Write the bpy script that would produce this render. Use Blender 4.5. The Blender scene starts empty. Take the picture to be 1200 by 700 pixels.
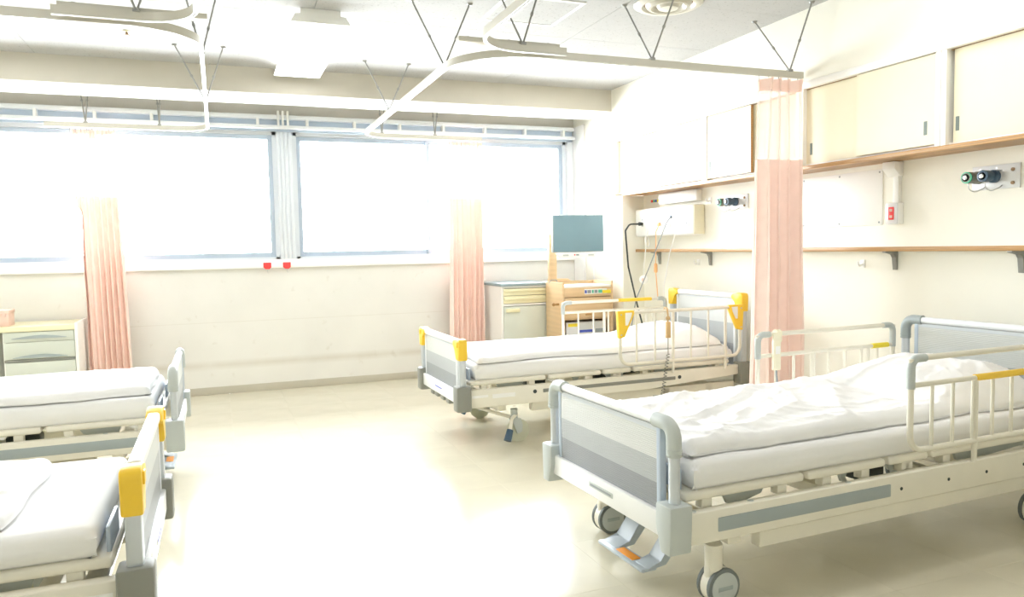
import bpy, bmesh, math, random
from mathutils import Vector, Matrix, noise
random.seed(7)
S = bpy.context.scene
COL = S.collection
PI = math.pi

# ------------------------------------------------------------------ camera, world, exposure
F = 886.74                                   # focal length in pixels of the 1200 x 700 frame
CX = Vector((0.932, -0.362, -0.019)); CY = Vector((-0.042, -0.056, -0.998)); CZ = Vector((0.360, 0.931, -0.067))
cd = bpy.data.cameras.new('camera'); cam = bpy.data.objects.new('camera', cd); COL.objects.link(cam)
cd.sensor_width = 36.0; cd.lens = F / 1200 * 36; cd.clip_start = 0.05
zc = -CZ.normalized(); xc = CX.normalized(); yc = zc.cross(xc).normalized(); xc = yc.cross(zc)
cam.matrix_world = Matrix(((xc.x, yc.x, zc.x, 0), (xc.y, yc.y, zc.y, 0), (xc.z, yc.z, zc.z, 1.3), (0, 0, 0, 1)))
S.camera = cam

WORLD_STRENGTH = 7.0
w = bpy.data.worlds.new('daylight'); S.world = w; w.use_nodes = True
bg = w.node_tree.nodes['Background']; bg.inputs['Color'].default_value = (0.94, 0.97, 1.0, 1); bg.inputs['Strength'].default_value = WORLD_STRENGTH
S.view_settings.view_transform = 'Standard'; S.view_settings.look = 'None'
S.view_settings.exposure = 2.38; S.view_settings.gamma = 1.0; S.view_settings.use_curve_mapping = False
S.cycles.max_bounces = 12; S.cycles.diffuse_bounces = 8; S.cycles.transparent_max_bounces = 16
S.cycles.use_denoising = True; S.cycles.caustics_reflective = False
S.cycles.sample_clamp_indirect = 10
LAMP_E = 0.8                                  # emission of the fluorescent diffusers

def portal(x0, x1, z0, z1, y):
    l = bpy.data.lights.new('window_portal', 'AREA'); l.shape = 'RECTANGLE'; l.size = x1 - x0; l.size_y = z1 - z0
    l.cycles.is_portal = True
    o = bpy.data.objects.new('window_portal', l); COL.objects.link(o)
    o.location = ((x0 + x1) / 2, y, (z0 + z1) / 2); o.rotation_euler = (-PI / 2, 0, 0)

# ------------------------------------------------------------------ materials
MATS = {}
def mat(name, col, rough=0.5, metal=0.0, var=0.04, vscale=6.0, bump=0.0, bscale=60.0, spec=0.5, emit=0.0, alpha=None,
        trans=0.0, wood=False, stretch=None, coat=0.0):
    if name in MATS: return MATS[name]
    m = bpy.data.materials.new(name); m.use_nodes = True; nt = m.node_tree; n = nt.nodes; L = nt.links
    p = n['Principled BSDF']
    p.inputs['Roughness'].default_value = rough; p.inputs['Metallic'].default_value = metal
    p.inputs['Specular IOR Level'].default_value = spec
    p.inputs['Coat Weight'].default_value = coat
    tc = n.new('ShaderNodeTexCoord'); mp = n.new('ShaderNodeMapping'); L.new(tc.outputs['Object'], mp.inputs['Vector'])
    if stretch: mp.inputs['Scale'].default_value = stretch
    if wood:
        t = n.new('ShaderNodeTexWave'); t.inputs['Scale'].default_value = vscale; t.inputs['Distortion'].default_value = 6
        t.inputs['Detail'].default_value = 3; t.bands_direction = 'Z'
    else:
        t = n.new('ShaderNodeTexNoise'); t.inputs['Scale'].default_value = vscale; t.inputs['Detail'].default_value = 4
    L.new(mp.outputs['Vector'], t.inputs['Vector'])
    fac = t.outputs[1] if wood else t.outputs[0]
    r = n.new('ShaderNodeValToRGB')
    r.color_ramp.elements[0].position = 0.3; r.color_ramp.elements[1].position = 0.7
    r.color_ramp.elements[0].color = tuple(c * (1 - var) for c in col) + (1,)
    r.color_ramp.elements[1].color = tuple(min(1, c * (1 + var)) for c in col) + (1,)
    L.new(fac, r.inputs['Fac']); L.new(r.outputs['Color'], p.inputs['Base Color'])
    if bump:
        b = n.new('ShaderNodeBump'); b.inputs['Strength'].default_value = bump; b.inputs['Distance'].default_value = 0.004
        nb = n.new('ShaderNodeTexNoise'); nb.inputs['Scale'].default_value = bscale; nb.inputs['Detail'].default_value = 3
        L.new(mp.outputs['Vector'], nb.inputs['Vector']); L.new(nb.outputs[0], b.inputs['Height']); L.new(b.outputs['Normal'], p.inputs['Normal'])
    if emit:
        p.inputs['Emission Color'].default_value = (1, 1, 1, 1); p.inputs['Emission Strength'].default_value = emit
    out = n['Material Output']
    if trans or alpha is not None:
        sh = p.outputs[0]
        if trans:
            tr = n.new('ShaderNodeBsdfTranslucent'); L.new(r.outputs['Color'], tr.inputs['Color'])
            mx = n.new('ShaderNodeMixShader'); mx.inputs[0].default_value = trans; L.new(sh, mx.inputs[1]); L.new(tr.outputs[0], mx.inputs[2]); sh = mx.outputs[0]
        if alpha is not None:
            tp = n.new('ShaderNodeBsdfTransparent'); mx = n.new('ShaderNodeMixShader'); mx.inputs[0].default_value = alpha
            L.new(tp.outputs[0], mx.inputs[1]); L.new(sh, mx.inputs[2]); sh = mx.outputs[0]
        L.new(sh, out.inputs['Surface'])
    MATS[name] = m
    return m

def glass_mat():
    m = bpy.data.materials.new('window_glass'); m.use_nodes = True; nt = m.node_tree; n = nt.nodes; L = nt.links
    n.remove(n['Principled BSDF']); out = n['Material Output']
    t = n.new('ShaderNodeBsdfTransparent'); t.inputs['Color'].default_value = (0.97, 0.985, 0.99, 1)
    g = n.new('ShaderNodeBsdfGlossy'); g.inputs['Roughness'].default_value = 0.03
    lw = n.new('ShaderNodeFresnel'); lw.inputs['IOR'].default_value = 1.4
    mx = n.new('ShaderNodeMixShader'); L.new(lw.outputs[0], mx.inputs[0]); L.new(t.outputs[0], mx.inputs[1]); L.new(g.outputs[0], mx.inputs[2])
    L.new(mx.outputs[0], out.inputs['Surface'])
    return m

def speckled_ceiling():
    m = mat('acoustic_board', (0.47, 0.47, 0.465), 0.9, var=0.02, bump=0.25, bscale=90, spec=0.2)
    nt = m.node_tree; n = nt.nodes; L = nt.links; p = n['Principled BSDF']; src = p.inputs['Base Color'].links[0].from_socket
    tc = n.new('ShaderNodeTexCoord')
    v = n.new('ShaderNodeTexNoise'); v.inputs['Scale'].default_value = 42; v.inputs['Detail'].default_value = 6; v.inputs['Roughness'].default_value = 0.75
    L.new(tc.outputs['Object'], v.inputs['Vector'])
    r = n.new('ShaderNodeValToRGB'); r.color_ramp.elements[0].position = 0.585; r.color_ramp.elements[1].position = 0.63
    r.color_ramp.elements[0].color = (0, 0, 0, 1); r.color_ramp.elements[1].color = (0.6, 0.6, 0.6, 1); L.new(v.outputs[0], r.inputs['Fac'])
    mx = n.new('ShaderNodeMixRGB'); mx.inputs[2].default_value = (0.20, 0.19, 0.17, 1)
    L.new(r.outputs['Color'], mx.inputs[0]); L.new(src, mx.inputs[1]); L.new(mx.outputs[0], p.inputs['Base Color'])
    return m

def scuffed_wall():
    # painted wall under the windows: blotchy cream paint, one hairline joint and a grubby band low down
    m = mat('scuffed_paint', (0.76, 0.75, 0.715), 0.6, var=0.035, vscale=2.2, bump=0.08, bscale=25)
    nt = m.node_tree; n = nt.nodes; L = nt.links; p = n['Principled BSDF']; src = p.inputs['Base Color'].links[0].from_socket
    tc = n.new('ShaderNodeTexCoord'); sx = n.new('ShaderNodeSeparateXYZ'); L.new(tc.outputs['Object'], sx.inputs[0])
    nz = n.new('ShaderNodeTexNoise'); nz.inputs['Scale'].default_value = 3.5; nz.inputs['Detail'].default_value = 8; L.new(tc.outputs['Object'], nz.inputs['Vector'])
    def line(z, wdt, amount):
        a = n.new('ShaderNodeMath'); a.operation = 'SUBTRACT'; L.new(sx.outputs['Z'], a.inputs[0]); a.inputs[1].default_value = z
        b = n.new('ShaderNodeMath'); b.operation = 'ABSOLUTE'; L.new(a.outputs[0], b.inputs[0])
        c = n.new('ShaderNodeMapRange'); c.inputs[1].default_value = 0; c.inputs[2].default_value = wdt; c.inputs[3].default_value = amount; c.inputs[4].default_value = 0
        L.new(b.outputs[0], c.inputs[0])
        d = n.new('ShaderNodeMath'); d.operation = 'MULTIPLY'; L.new(c.outputs[0], d.inputs[0]); L.new(nz.outputs[0], d.inputs[1])
        return d.outputs[0]
    s = n.new('ShaderNodeMath'); s.operation = 'ADD'; L.new(line(0.665, 0.005, 0.55), s.inputs[0]); L.new(line(0.27, 0.05, 0.8), s.inputs[1])
    sp = n.new('ShaderNodeTexNoise'); sp.inputs['Scale'].default_value = 9; sp.inputs['Detail'].default_value = 5; L.new(tc.outputs['Object'], sp.inputs['Vector'])
    rr = n.new('ShaderNodeValToRGB'); rr.color_ramp.elements[0].position = 0.64; rr.color_ramp.elements[1].position = 0.85
    rr.color_ramp.elements[1].color = (0.6, 0.6, 0.6, 1); L.new(sp.outputs[0], rr.inputs['Fac'])
    s2 = n.new('ShaderNodeMath'); s2.operation = 'ADD'; L.new(s.outputs[0], s2.inputs[0]); L.new(rr.outputs['Color'], s2.inputs[1]); s2.use_clamp = True
    mx = n.new('ShaderNodeMixRGB'); mx.inputs[2].default_value = (0.50, 0.45, 0.36, 1)
    L.new(s2.outputs[0], mx.inputs[0]); L.new(src, mx.inputs[1]); L.new(mx.outputs[0], p.inputs['Base Color'])
    return m

M_FLOOR = mat('vinyl_tile', (0.68, 0.64, 0.51), 0.17, var=0.05, vscale=3.0, bump=0.03, bscale=14, spec=0.6)
M_GROUT = mat('tile_joint', (0.58, 0.54, 0.44), 0.5)
M_CEIL = speckled_ceiling()
M_WALL = mat('cream_paint', (0.86, 0.84, 0.75), 0.6, var=0.015, vscale=1.5, bump=0.05, bscale=40)
M_WALLW = mat('pale_paint', (0.86, 0.85, 0.80), 0.6, var=0.015, vscale=1.5, bump=0.05, bscale=40)
M_SCUFF = scuffed_wall()
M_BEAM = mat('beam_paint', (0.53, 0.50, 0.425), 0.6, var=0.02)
M_SOFFIT = mat('white_paint', (0.90, 0.90, 0.89), 0.55, var=0.01)
M_LINTEL = mat('lintel_shade_grey', (0.62, 0.60, 0.56), 0.7, var=0.03)  # backlit shade of the wall above the windows put into this grey
M_BASE = mat('vinyl_skirting', (0.50, 0.47, 0.39), 0.5)
M_ALU = mat('white_aluminium', (0.80, 0.83, 0.86), 0.35, var=0.02)
M_MULL = mat('window_aluminium', (0.70, 0.74, 0.79), 0.4, var=0.02)  # darker than the white aluminium: bluish shading of the frames put into the colour
M_ALUB = mat('bluish_aluminium', (0.47, 0.55, 0.65), 0.4, var=0.02)
M_GLASS = glass_mat()
M_CAB = mat('cream_laminate', (0.80, 0.75, 0.57), 0.38, var=0.015)
M_CABF = mat('white_cabinet_frame', (0.90, 0.89, 0.86), 0.4, var=0.01)
M_PULL = mat('dark_pull', (0.16, 0.20, 0.18), 0.45)
M_BROWN = mat('brown_edge', (0.32, 0.20, 0.10), 0.6)
M_WOOD = mat('oak_trim', (0.46, 0.26, 0.10), 0.4, var=0.16, vscale=7, wood=True, stretch=(1, 0.25, 5))
M_BEECH = mat('beech_veneer', (0.70, 0.50, 0.29), 0.4, var=0.03, vscale=2.2, wood=True, stretch=(0.5, 0.5, 3))
M_TRACK = mat('track_enamel', (0.54, 0.52, 0.45), 0.35, var=0.01)
M_TRACKG = mat('track_groove', (0.33, 0.36, 0.36), 0.5)
M_ROD = mat('rod_steel', (0.30, 0.30, 0.28), 0.4, metal=0.3, var=0.02)
M_PINK = mat('pink_curtain', (0.97, 0.80, 0.735), 0.8, var=0.03, vscale=12, bump=0.08, bscale=200, spec=0.2, trans=0.02)
M_MESH = mat('pink_curtain_mesh', (0.95, 0.80, 0.74), 0.8, var=0.02, spec=0.1, trans=0.03, alpha=0.42)
M_HEAD = mat('pink_curtain_header', (0.94, 0.74, 0.66), 0.8, var=0.03, spec=0.1, trans=0.02, alpha=0.92)
M_CREAM = mat('bed_enamel_cream', (0.80, 0.77, 0.67), 0.35, var=0.02)
M_WHITE = mat('bed_enamel_white', (0.86, 0.87, 0.87), 0.35, var=0.01)
M_GPLA = mat('grey_plastic', (0.35, 0.40, 0.41), 0.45, var=0.02)
M_LGPLA = mat('light_grey_plastic', (0.50, 0.54, 0.53), 0.45, var=0.02)
M_DGPLA = mat('olive_grey_plastic', (0.26, 0.265, 0.235), 0.5, var=0.05)
M_DARK = mat('dark_mechanism', (0.035, 0.05, 0.05), 0.5)
M_STEEL = mat('steel', (0.60, 0.61, 0.60), 0.3, metal=0.8)
M_TYRE = mat('tyre_rubber', (0.17, 0.19, 0.19), 0.6)
M_TYREC = mat('cream_tyre', (0.52, 0.53, 0.42), 0.5)
M_YEL = mat('yellow_plastic', (0.94, 0.62, 0.05), 0.4, var=0.02)
M_ORANGE = mat('orange_strip', (0.95, 0.36, 0.04), 0.5)
M_PEDAL = mat('blue_grey_pedal', (0.46, 0.52, 0.58), 0.4)
M_ALUP = mat('anodised_post', (0.58, 0.62, 0.66), 0.32, metal=0.35, var=0.01)
def ribbed(name, c):
    m = mat(name, c, 0.4, var=0.015)
    nt = m.node_tree; n = nt.nodes; L = nt.links; p = n['Principled BSDF']
    tc = n.new('ShaderNodeTexCoord'); wv = n.new('ShaderNodeTexWave'); wv.bands_direction = 'Z'; wv.inputs['Scale'].default_value = 42; wv.inputs['Distortion'].default_value = 0
    L.new(tc.outputs['Object'], wv.inputs['Vector'])
    b = n.new('ShaderNodeBump'); b.inputs['Strength'].default_value = 0.6; b.inputs['Distance'].default_value = 0.002
    L.new(wv.outputs[1], b.inputs['Height']); L.new(b.outputs['Normal'], p.inputs['Normal'])
    return m
M_ST = [ribbed('panel_light', (0.58, 0.60, 0.58)), ribbed('panel_mid', (0.38, 0.405, 0.41)), ribbed('panel_dark', (0.245, 0.26, 0.27))]
M_SHEET = mat('white_cotton', (0.84, 0.84, 0.845), 0.85, var=0.01, bump=0.35, bscale=11, spec=0.2)
M_SCREEN = mat('monitor_screen', (0.19, 0.31, 0.37), 0.25, var=0.02, spec=0.6)
M_BLACK = mat('black_rubber', (0.03, 0.04, 0.04), 0.5)
M_CORDG = mat('grey_cord', (0.30, 0.33, 0.35), 0.5)
M_CORDW = mat('white_cord', (0.86, 0.86, 0.84), 0.5)
M_CORDO = mat('orange_cord', (0.90, 0.50, 0.22), 0.5)
M_TAN = mat('tan_remote', (0.62, 0.42, 0.20), 0.5)
M_CREAMPL = mat('cream_plastic', (0.84, 0.80, 0.62), 0.4)
M_RED = mat('red_plastic', (0.85, 0.06, 0.06), 0.45)
M_GREEN = mat('green_print', (0.10, 0.50, 0.32), 0.5)
M_BLUE = mat('blue_print', (0.08, 0.12, 0.55), 0.5)
M_NAVY = mat('navy_plastic', (0.05, 0.10, 0.16), 0.35)
M_YELP = mat('yellow_print', (0.92, 0.75, 0.05), 0.5)
M_WPL = mat('white_plastic', (0.88, 0.88, 0.86), 0.4, var=0.01)
M_SLATE = mat('slate_top', (0.28, 0.36, 0.40), 0.4)
M_LOCK = mat('locker_grey_green', (0.62, 0.65, 0.58), 0.4, var=0.015)
M_LOCKC = mat('locker_cream', (0.80, 0.76, 0.52), 0.4, var=0.015)
M_PINKBOX = mat('pink_box', (0.80, 0.58, 0.50), 0.6)
M_LAMP = mat('lamp_diffuser', (0.95, 0.95, 0.95), 0.4, emit=LAMP_E)
M_LAMPR = mat('recessed_diffuser', (0.95, 0.95, 0.95), 0.4, emit=2.6)
M_OUTSIDE = mat('pale_steel_panel', (0.70, 0.71, 0.72), 0.35, metal=0.2)

# ------------------------------------------------------------------ mesh builder
def fillet(pts, r, n=6):
    pts = [Vector(p) for p in pts]
    if not isinstance(r, (list, tuple)): r = [r] * len(pts)
    out = [pts[0]]
    for i in range(1, len(pts) - 1):
        a, b, c = pts[i - 1], pts[i], pts[i + 1]
        u = (a - b); v = (c - b); lu, lv = u.length, v.length; u.normalize(); v.normalize()
        ang = u.angle(v)
        if ang > 3.1 or r[i] <= 0: out.append(b); continue
        d = min(r[i] / math.tan(ang / 2), lu * 0.49, lv * 0.49)
        rr = d * math.tan(ang / 2); cen = b + (u + v).normalized() * (rr / math.sin(ang / 2))
        p0 = b + u * d; p1 = b + v * d
        q0 = p0 - cen; q1 = p1 - cen; th = q0.angle(q1)
        for k in range(n + 1):
            t = k / n
            out.append(cen + (q0 * math.sin((1 - t) * th) + q1 * math.sin(t * th)) / math.sin(th))
    out.append(pts[-1])
    return out

class B:
    def __init__(s): s.bm = bmesh.new()
    def box(s, x0, x1, y0, y1, z0, z1, bev=0.0, seg=2):
        m = Matrix.Translation(((x0 + x1) / 2, (y0 + y1) / 2, (z0 + z1) / 2)) @ Matrix.Diagonal((abs(x1 - x0), abs(y1 - y0), abs(z1 - z0), 1))
        g = bmesh.ops.create_cube(s.bm, size=1, matrix=m)
        if bev:
            e = list({e for v in g['verts'] for e in v.link_edges})
            bmesh.ops.bevel(s.bm, geom=e, offset=min(bev, 0.49 * min(abs(x1 - x0), abs(y1 - y0), abs(z1 - z0))), segments=seg, profile=0.5, affect='EDGES', clamp_overlap=True)
        return s
    def loft(s, rings, close=False, cap=True):
        vr = [[s.bm.verts.new(p) for p in r] for r in rings]
        n = len(vr[0]); k = len(vr)
        for i in range(k if close else k - 1):
            a, b = vr[i], vr[(i + 1) % k]
            for j in range(n):
                s.bm.faces.new((a[j], a[(j + 1) % n], b[(j + 1) % n], b[j]))
        if cap and not close:
            s.bm.faces.new(list(reversed(vr[0]))); s.bm.faces.new(vr[-1])
        return s
    def sweep(s, pts, prof, up=None, close=False):
        # prof: list of (a, b) offsets along side and up vectors
        pts = [Vector(p) for p in pts]; rings = []; k = len(pts); nrm = None
        for i, p in enumerate(pts):
            if close: t = (pts[(i + 1) % k] - pts[i - 1]).normalized()
            else: t = ((pts[min(i + 1, k - 1)] - pts[max(i - 1, 0)])).normalized()
            if up is not None: nn = (Vector(up) - t * t.dot(Vector(up))).normalized()
            else:
                if nrm is None:
                    h = Vector((0, 0, 1)) if abs(t.z) < 0.9 else Vector((1, 0, 0))
                    nn = (h - t * t.dot(h)).normalized()
                else: nn = (nrm - t * t.dot(nrm)).normalized()
                nrm = nn
            sd = t.cross(nn)
            rings.append([p + sd * a + nn * b for a, b in prof])
        return s.loft(rings, close)
    def tube(s, pts, r, n=10, close=False, r2=None):
        pr = [(r * math.cos(2 * PI * j / n), (r2 or r) * math.sin(2 * PI * j / n)) for j in range(n)]
        return s.sweep(pts, pr, None, close)
    def cyl(s, p0, p1, r, n=16, r1=None):
        p0, p1 = Vector(p0), Vector(p1); t = (p1 - p0).normalized()
        h = Vector((0, 0, 1)) if abs(t.z) < 0.9 else Vector((1, 0, 0)); u = (h - t * t.dot(h)).normalized(); v = t.cross(u)
        r1 = r if r1 is None else r1
        return s.loft([[p + (u * math.cos(2 * PI * j / n) + v * math.sin(2 * PI * j / n)) * q for j in range(n)] for p, q in ((p0, r), (p1, r1))])
    def lathe(s, prof, base, axis, n=20):
        base, t = Vector(base), Vector(axis).normalized()
        h = Vector((0, 0, 1)) if abs(t.z) < 0.9 else Vector((1, 0, 0)); u = (h - t * t.dot(h)).normalized(); v = t.cross(u)
        return s.loft([[base + t * d + (u * math.cos(2 * PI * j / n) + v * math.sin(2 * PI * j / n)) * max(r, 1e-4) for j in range(n)] for r, d in prof])
    def prism(s, poly, axis, a, b, bev=0.0):
        def P(u, v, w):
            return {'x': (w, u, v), 'y': (u, w, v), 'z': (u, v, w)}[axis]
        n0 = len(s.bm.verts)
        lo = [s.bm.verts.new(P(u, v, a)) for u, v in poly]; hi = [s.bm.verts.new(P(u, v, b)) for u, v in poly]
        fs = [s.bm.faces.new(lo), s.bm.faces.new(list(reversed(hi)))]
        k = len(poly)
        for i in range(k): fs.append(s.bm.faces.new((lo[i], hi[i], hi[(i + 1) % k], lo[(i + 1) % k])))
        if bev:
            e = list({e for f in fs for e in f.edges})
            bmesh.ops.bevel(s.bm, geom=e, offset=bev, segments=2, profile=0.5, affect='EDGES', clamp_overlap=True)
        return s
    def sphere(s, c, r, sx=1, sy=1, sz=1, u=14, v=9):
        bmesh.ops.create_uvsphere(s.bm, u_segments=u, v_segments=v, radius=r, matrix=Matrix.Translation(c) @ Matrix.Diagonal((sx, sy, sz, 1)))
        return s
    def mesh(s, name, material, angle=40):
        bmesh.ops.recalc_face_normals(s.bm, faces=s.bm.faces)
        me = bpy.data.meshes.new(name); s.bm.to_mesh(me); s.bm.free()
        me.materials.append(material); me.shade_smooth(); me.set_sharp_from_angle(angle=math.radians(angle))
        return me
    def out(s, name, material, parent=None, angle=40):
        return link(name, s.mesh(name, material, angle), parent)

def link(name, me, parent=None):
    o = bpy.data.objects.new(name, me); COL.objects.link(o)
    if parent is not None: o.parent = parent
    return o
def tag(o, label, cat, group=None):
    o['label'] = label; o['category'] = cat
    if group: o['group'] = group
    return o
def thing(name, label, cat, loc=(0, 0, 0), rz=0.0, group=None):
    o = bpy.data.objects.new(name, None); COL.objects.link(o); o.location = loc; o.rotation_euler = (0, 0, rz); o.empty_display_size = 0.1
    return tag(o, label, cat, group)
def struct(o, label):
    o['kind'] = 'structure'; o['label'] = label
    return o
def bxo(name, m, parent, *a, bev=0.0, seg=2): return B().box(*a, bev=bev, seg=seg).out(name, m, parent)

# ------------------------------------------------------------------ the room
XC, XW, YW, ZC = 3.62, 3.855, 7.44, 2.805     # cabinet / column plane, recessed wall, window wall, ceiling
XL, YF = -2.65, -1.6
fl = struct(B().box(XL, XW, YF, YW, -0.12, -0.004).out('floor', M_GROUT), 'cream vinyl tile floor of the ward')
TS = 0.45
tile_cache = {}
x = XL
nx = int(math.ceil((XW - XL) / TS)); ny = int(math.ceil((YW - YF) / TS))
for j in range(ny):
    for i in range(nx):
        x0 = XL + i * TS; x1 = min(x0 + TS, XW); y1 = YW - j * TS; y0 = max(y1 - TS, YF)
        key = (round(x1 - x0, 3), round(y1 - y0, 3))
        if key not in tile_cache:
            tile_cache[key] = B().box(0.0003, key[0] - 0.0003, 0.0003, key[1] - 0.0003, -0.004, 0.0).mesh('floor_tile', M_FLOOR)
        t = link('floor_tile', tile_cache[key], fl); t.location = (x0, y0, 0)
ce = struct(B().box(XL, XW, YF, YW, ZC + 0.012, ZC + 0.15).out('ceiling', M_SOFFIT), 'white acoustic board ceiling')
PX, PY = 1.82, 0.91
cc = {}
for j in range(-8, 3):
    for i in range(-3, 3):
        x0 = max(0.62 + i * PX, XL); x1 = min(0.62 + (i + 1) * PX, XC); y0 = max(5.05 + j * PY, YF); y1 = min(5.05 + (j + 1) * PY, 6.595)
        if x1 - x0 < 0.05 or y1 - y0 < 0.05: continue
        key = (round(x1 - x0, 3), round(y1 - y0, 3))
        if key not in cc: cc[key] = B().box(0.001, key[0] - 0.001, 0.001, key[1] - 0.001, 0, 0.014, bev=0.0015, seg=1).mesh('ceiling_board', M_CEIL)
        t = link('ceiling_board', cc[key], ce); t.location = (x0, y0, ZC)

# window wall
WIN = [(-2.30, 0.55), (0.70, 3.545)]
ZS, ZT = 1.235, 2.43
b = B(); b.box(XL, XC, YW, YW + 0.2, 0, 1.155)
struct(b.out('wall_back', M_SCUFF), 'scuffed cream painted wall under the windows')
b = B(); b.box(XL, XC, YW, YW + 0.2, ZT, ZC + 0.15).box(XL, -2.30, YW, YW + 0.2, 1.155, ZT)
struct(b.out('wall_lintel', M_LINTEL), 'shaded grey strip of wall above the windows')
struct(B().box(XL, XC, YW - 0.035, YW + 0.2, 1.155, 1.20, bev=0.006).box(XL, XC, YW - 0.005, YW + 0.06, 1.20, ZS).out('trim_1', M_SOFFIT), 'white sill board running under both windows')
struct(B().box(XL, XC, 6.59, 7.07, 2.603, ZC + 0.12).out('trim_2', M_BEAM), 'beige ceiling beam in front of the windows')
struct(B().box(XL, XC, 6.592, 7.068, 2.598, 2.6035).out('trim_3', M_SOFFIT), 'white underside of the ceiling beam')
struct(B().box(XL, XC - 0.001, YW - 0.008, YW + 0.01, 0.0, 0.07, bev=0.003).out('baseboard_back', M_BASE), 'brown grey vinyl skirting below the window wall')

def window(idx, x0, x1, label):
    yo = YW + 0.05
    w_ = B().box(x0, x1, yo, yo + 0.09, ZT - 0.035, ZT).box(x0, x1, yo, yo + 0.09, ZS - 0.03, ZS + 0.02)
    w_.box(x0, x0 + 0.035, yo, yo + 0.09, ZS, ZT).box(x1 - 0.035, x1, yo, yo + 0.09, ZS, ZT)
    o = struct(w_.out('window_%d' % idx, M_MULL), label)
    xm = x0 + (x1 - x0) * 0.463
    for k, (a, c, yy) in enumerate(((x0 + 0.035, xm + 0.02, yo + 0.05), (xm - 0.02, x1 - 0.035, yo + 0.015))):
        s = B(); fw = 0.042
        s.box(a, a + fw, yy, yy + 0.03, ZS + 0.02, ZT - 0.035, bev=0.003).box(c - fw, c, yy, yy + 0.03, ZS + 0.02, ZT - 0.035, bev=0.003)
        s.box(a + fw, c - fw, yy, yy + 0.03, ZS + 0.02, ZS + 0.065).box(a + fw, c - fw, yy, yy + 0.03, ZT - 0.075, ZT - 0.035)
        sash = s.out('sash', M_ALUB, o)  # blue grey shade of the stiles put into the sash colour
        B().box(a + fw - 0.004, c - fw + 0.004, yy + 0.012, yy + 0.018, ZS + 0.06, ZT - 0.07).out('pane', M_GLASS, sash)
        if k == 0: B().box(a + fw, c - fw, yy + 0.006, yy + 0.024, 1.795, 1.808).out('glazing_bar', M_MULL, sash)
        else: B().box(a + 0.012, a + 0.03, yy - 0.022, yy, 1.74, 1.83, bev=0.004).out('window_latch', M_ALUP, sash)
    portal(x0, x1, ZS, ZT, yo + 0.14)
    return o
window(1, *WIN[0], 'sliding aluminium window behind the left curtain')
window(2, *WIN[1], 'sliding aluminium window nearest the right wall')
mu = B().box(0.55, 0.70, YW + 0.012, YW + 0.17, ZS - 0.02, ZT)
for xx in (0.553, 0.585, 0.622, 0.660): mu.box(xx, xx + 0.028, YW + 0.002, YW + 0.02, ZS - 0.02, ZT, bev=0.004)
struct(mu.out('trim_4', M_MULL), 'grooved white mullion between the two windows')
struct(B().box(3.545, XC, YW - 0.0, YW + 0.17, ZS - 0.02, ZT).out('trim_5', M_ALU), 'white jamb at the right end of the windows')

# right wall with its recess
wr = B().box(XW, XW + 0.12, YF, 6.40, 0, ZC + 0.15)
wr.box(XC, XW + 0.12, 6.39, YW + 0.2, 0, 1.775).box(XC, XW + 0.12, 6.54, YW + 0.2, 1.775, ZC + 0.15)
wr.box(XC, XW, YF, 6.54, 2.345, ZC + 0.15)
struct(wr.out('wall_right', M_WALL), 'cream wall on the right with a recess for the bed heads')
struct(B().box(XC - 0.006, XC, 6.98, 7.0, 0, 2.6).box(XC - 0.012, XC, 7.17, 7.43, 0, 2.57, bev=0.004).out('trim_6', M_SOFFIT), 'white casing boards on the column beside the window')
struct(B().box(XL - 0.12, XL, YF, YW + 0.2, 0, ZC + 0.15).out('wall_left', M_WALL), 'cream wall on the left')
struct(B().box(XL - 0.12, XW + 0.12, YF - 0.12, YF, 0, ZC + 0.15).out('wall_front', M_WALLW), 'pale wall behind the viewer')
struct(B().box(XW - 0.008, XW, YF, 6.39, 0, 0.07, bev=0.003).out('baseboard_right', M_BASE), 'brown grey vinyl skirting below the right wall')

# wall cabinets let into the right wall
struct(B().box(XC - 0.012, XC + 0.03, YF, 6.545, 2.30, 2.345, bev=0.004).out('trim_7', M_CABF), 'white head rail above the wall cabinets')
struct(B().box(XC - 0.018, XC + 0.03, YF, 6.36, 1.773, 1.798, bev=0.004).box(XC + 0.03, XW, YF, 6.40, 1.776, 1.796).out('trim_8', M_WOOD), 'oak edging under the wall cabinets')
def cabinet(y1, y0, label, doors, posts):
    # doors: (ya, yb, layer, pull y or None); y runs away from the viewer
    t = thing('wall_cabinet', label, 'cabinet', (XC, (y0 + y1) / 2, 1.80), 0, 'sliding door cabinets high on the right wall')
    yc_ = (y0 + y1) / 2
    bdy = B().box(0.03, 0.225, y0 - yc_, y1 - yc_, 0.0, 0.012).box(0.0, 0.225, y0 - yc_, y0 - yc_ + posts, 0, 0.50).box(0.0, 0.225, y1 - yc_ - posts, y1 - yc_, 0, 0.50)
    bdy.box(0.20, 0.225, y0 - yc_, y1 - yc_, 0, 0.50)
    bdy.out('cabinet_frame', M_CABF, t)
    for ya, yb, lay, pull in doors:
        xo = 0.006 + 0.026 * lay
        d = B().box(xo, xo + 0.02, ya - yc_, yb - yc_, 0.013, 0.496, bev=0.0015, seg=1).out('sliding_door', M_CAB, t)
        if lay == 0: B().box(xo - 0.0006, xo + 0.02, ya - yc_ - 0.0025, ya - yc_, 0.013, 0.496).out('edge_band', M_WOOD, d)
        if pull is not None: B().box(xo - 0.0015, xo + 0.004, pull - yc_ - 0.011, pull - yc_ + 0.011, 0.07, 0.145, bev=0.0012, seg=1).out('finger_pull', M_PULL, d)
    B().box(0.03, 0.20, y0 - yc_ + posts, y1 - yc_ - posts, 0.4965, 0.5005).out('dark_gap', M_BROWN, t)
    return t
cabinet(6.54, 5.09, 'white sliding door wall cabinet nearest the window', [(5.78, 6.51, 1, 6.42), (5.13, 5.80, 0, 5.177)], 0.03)
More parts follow.
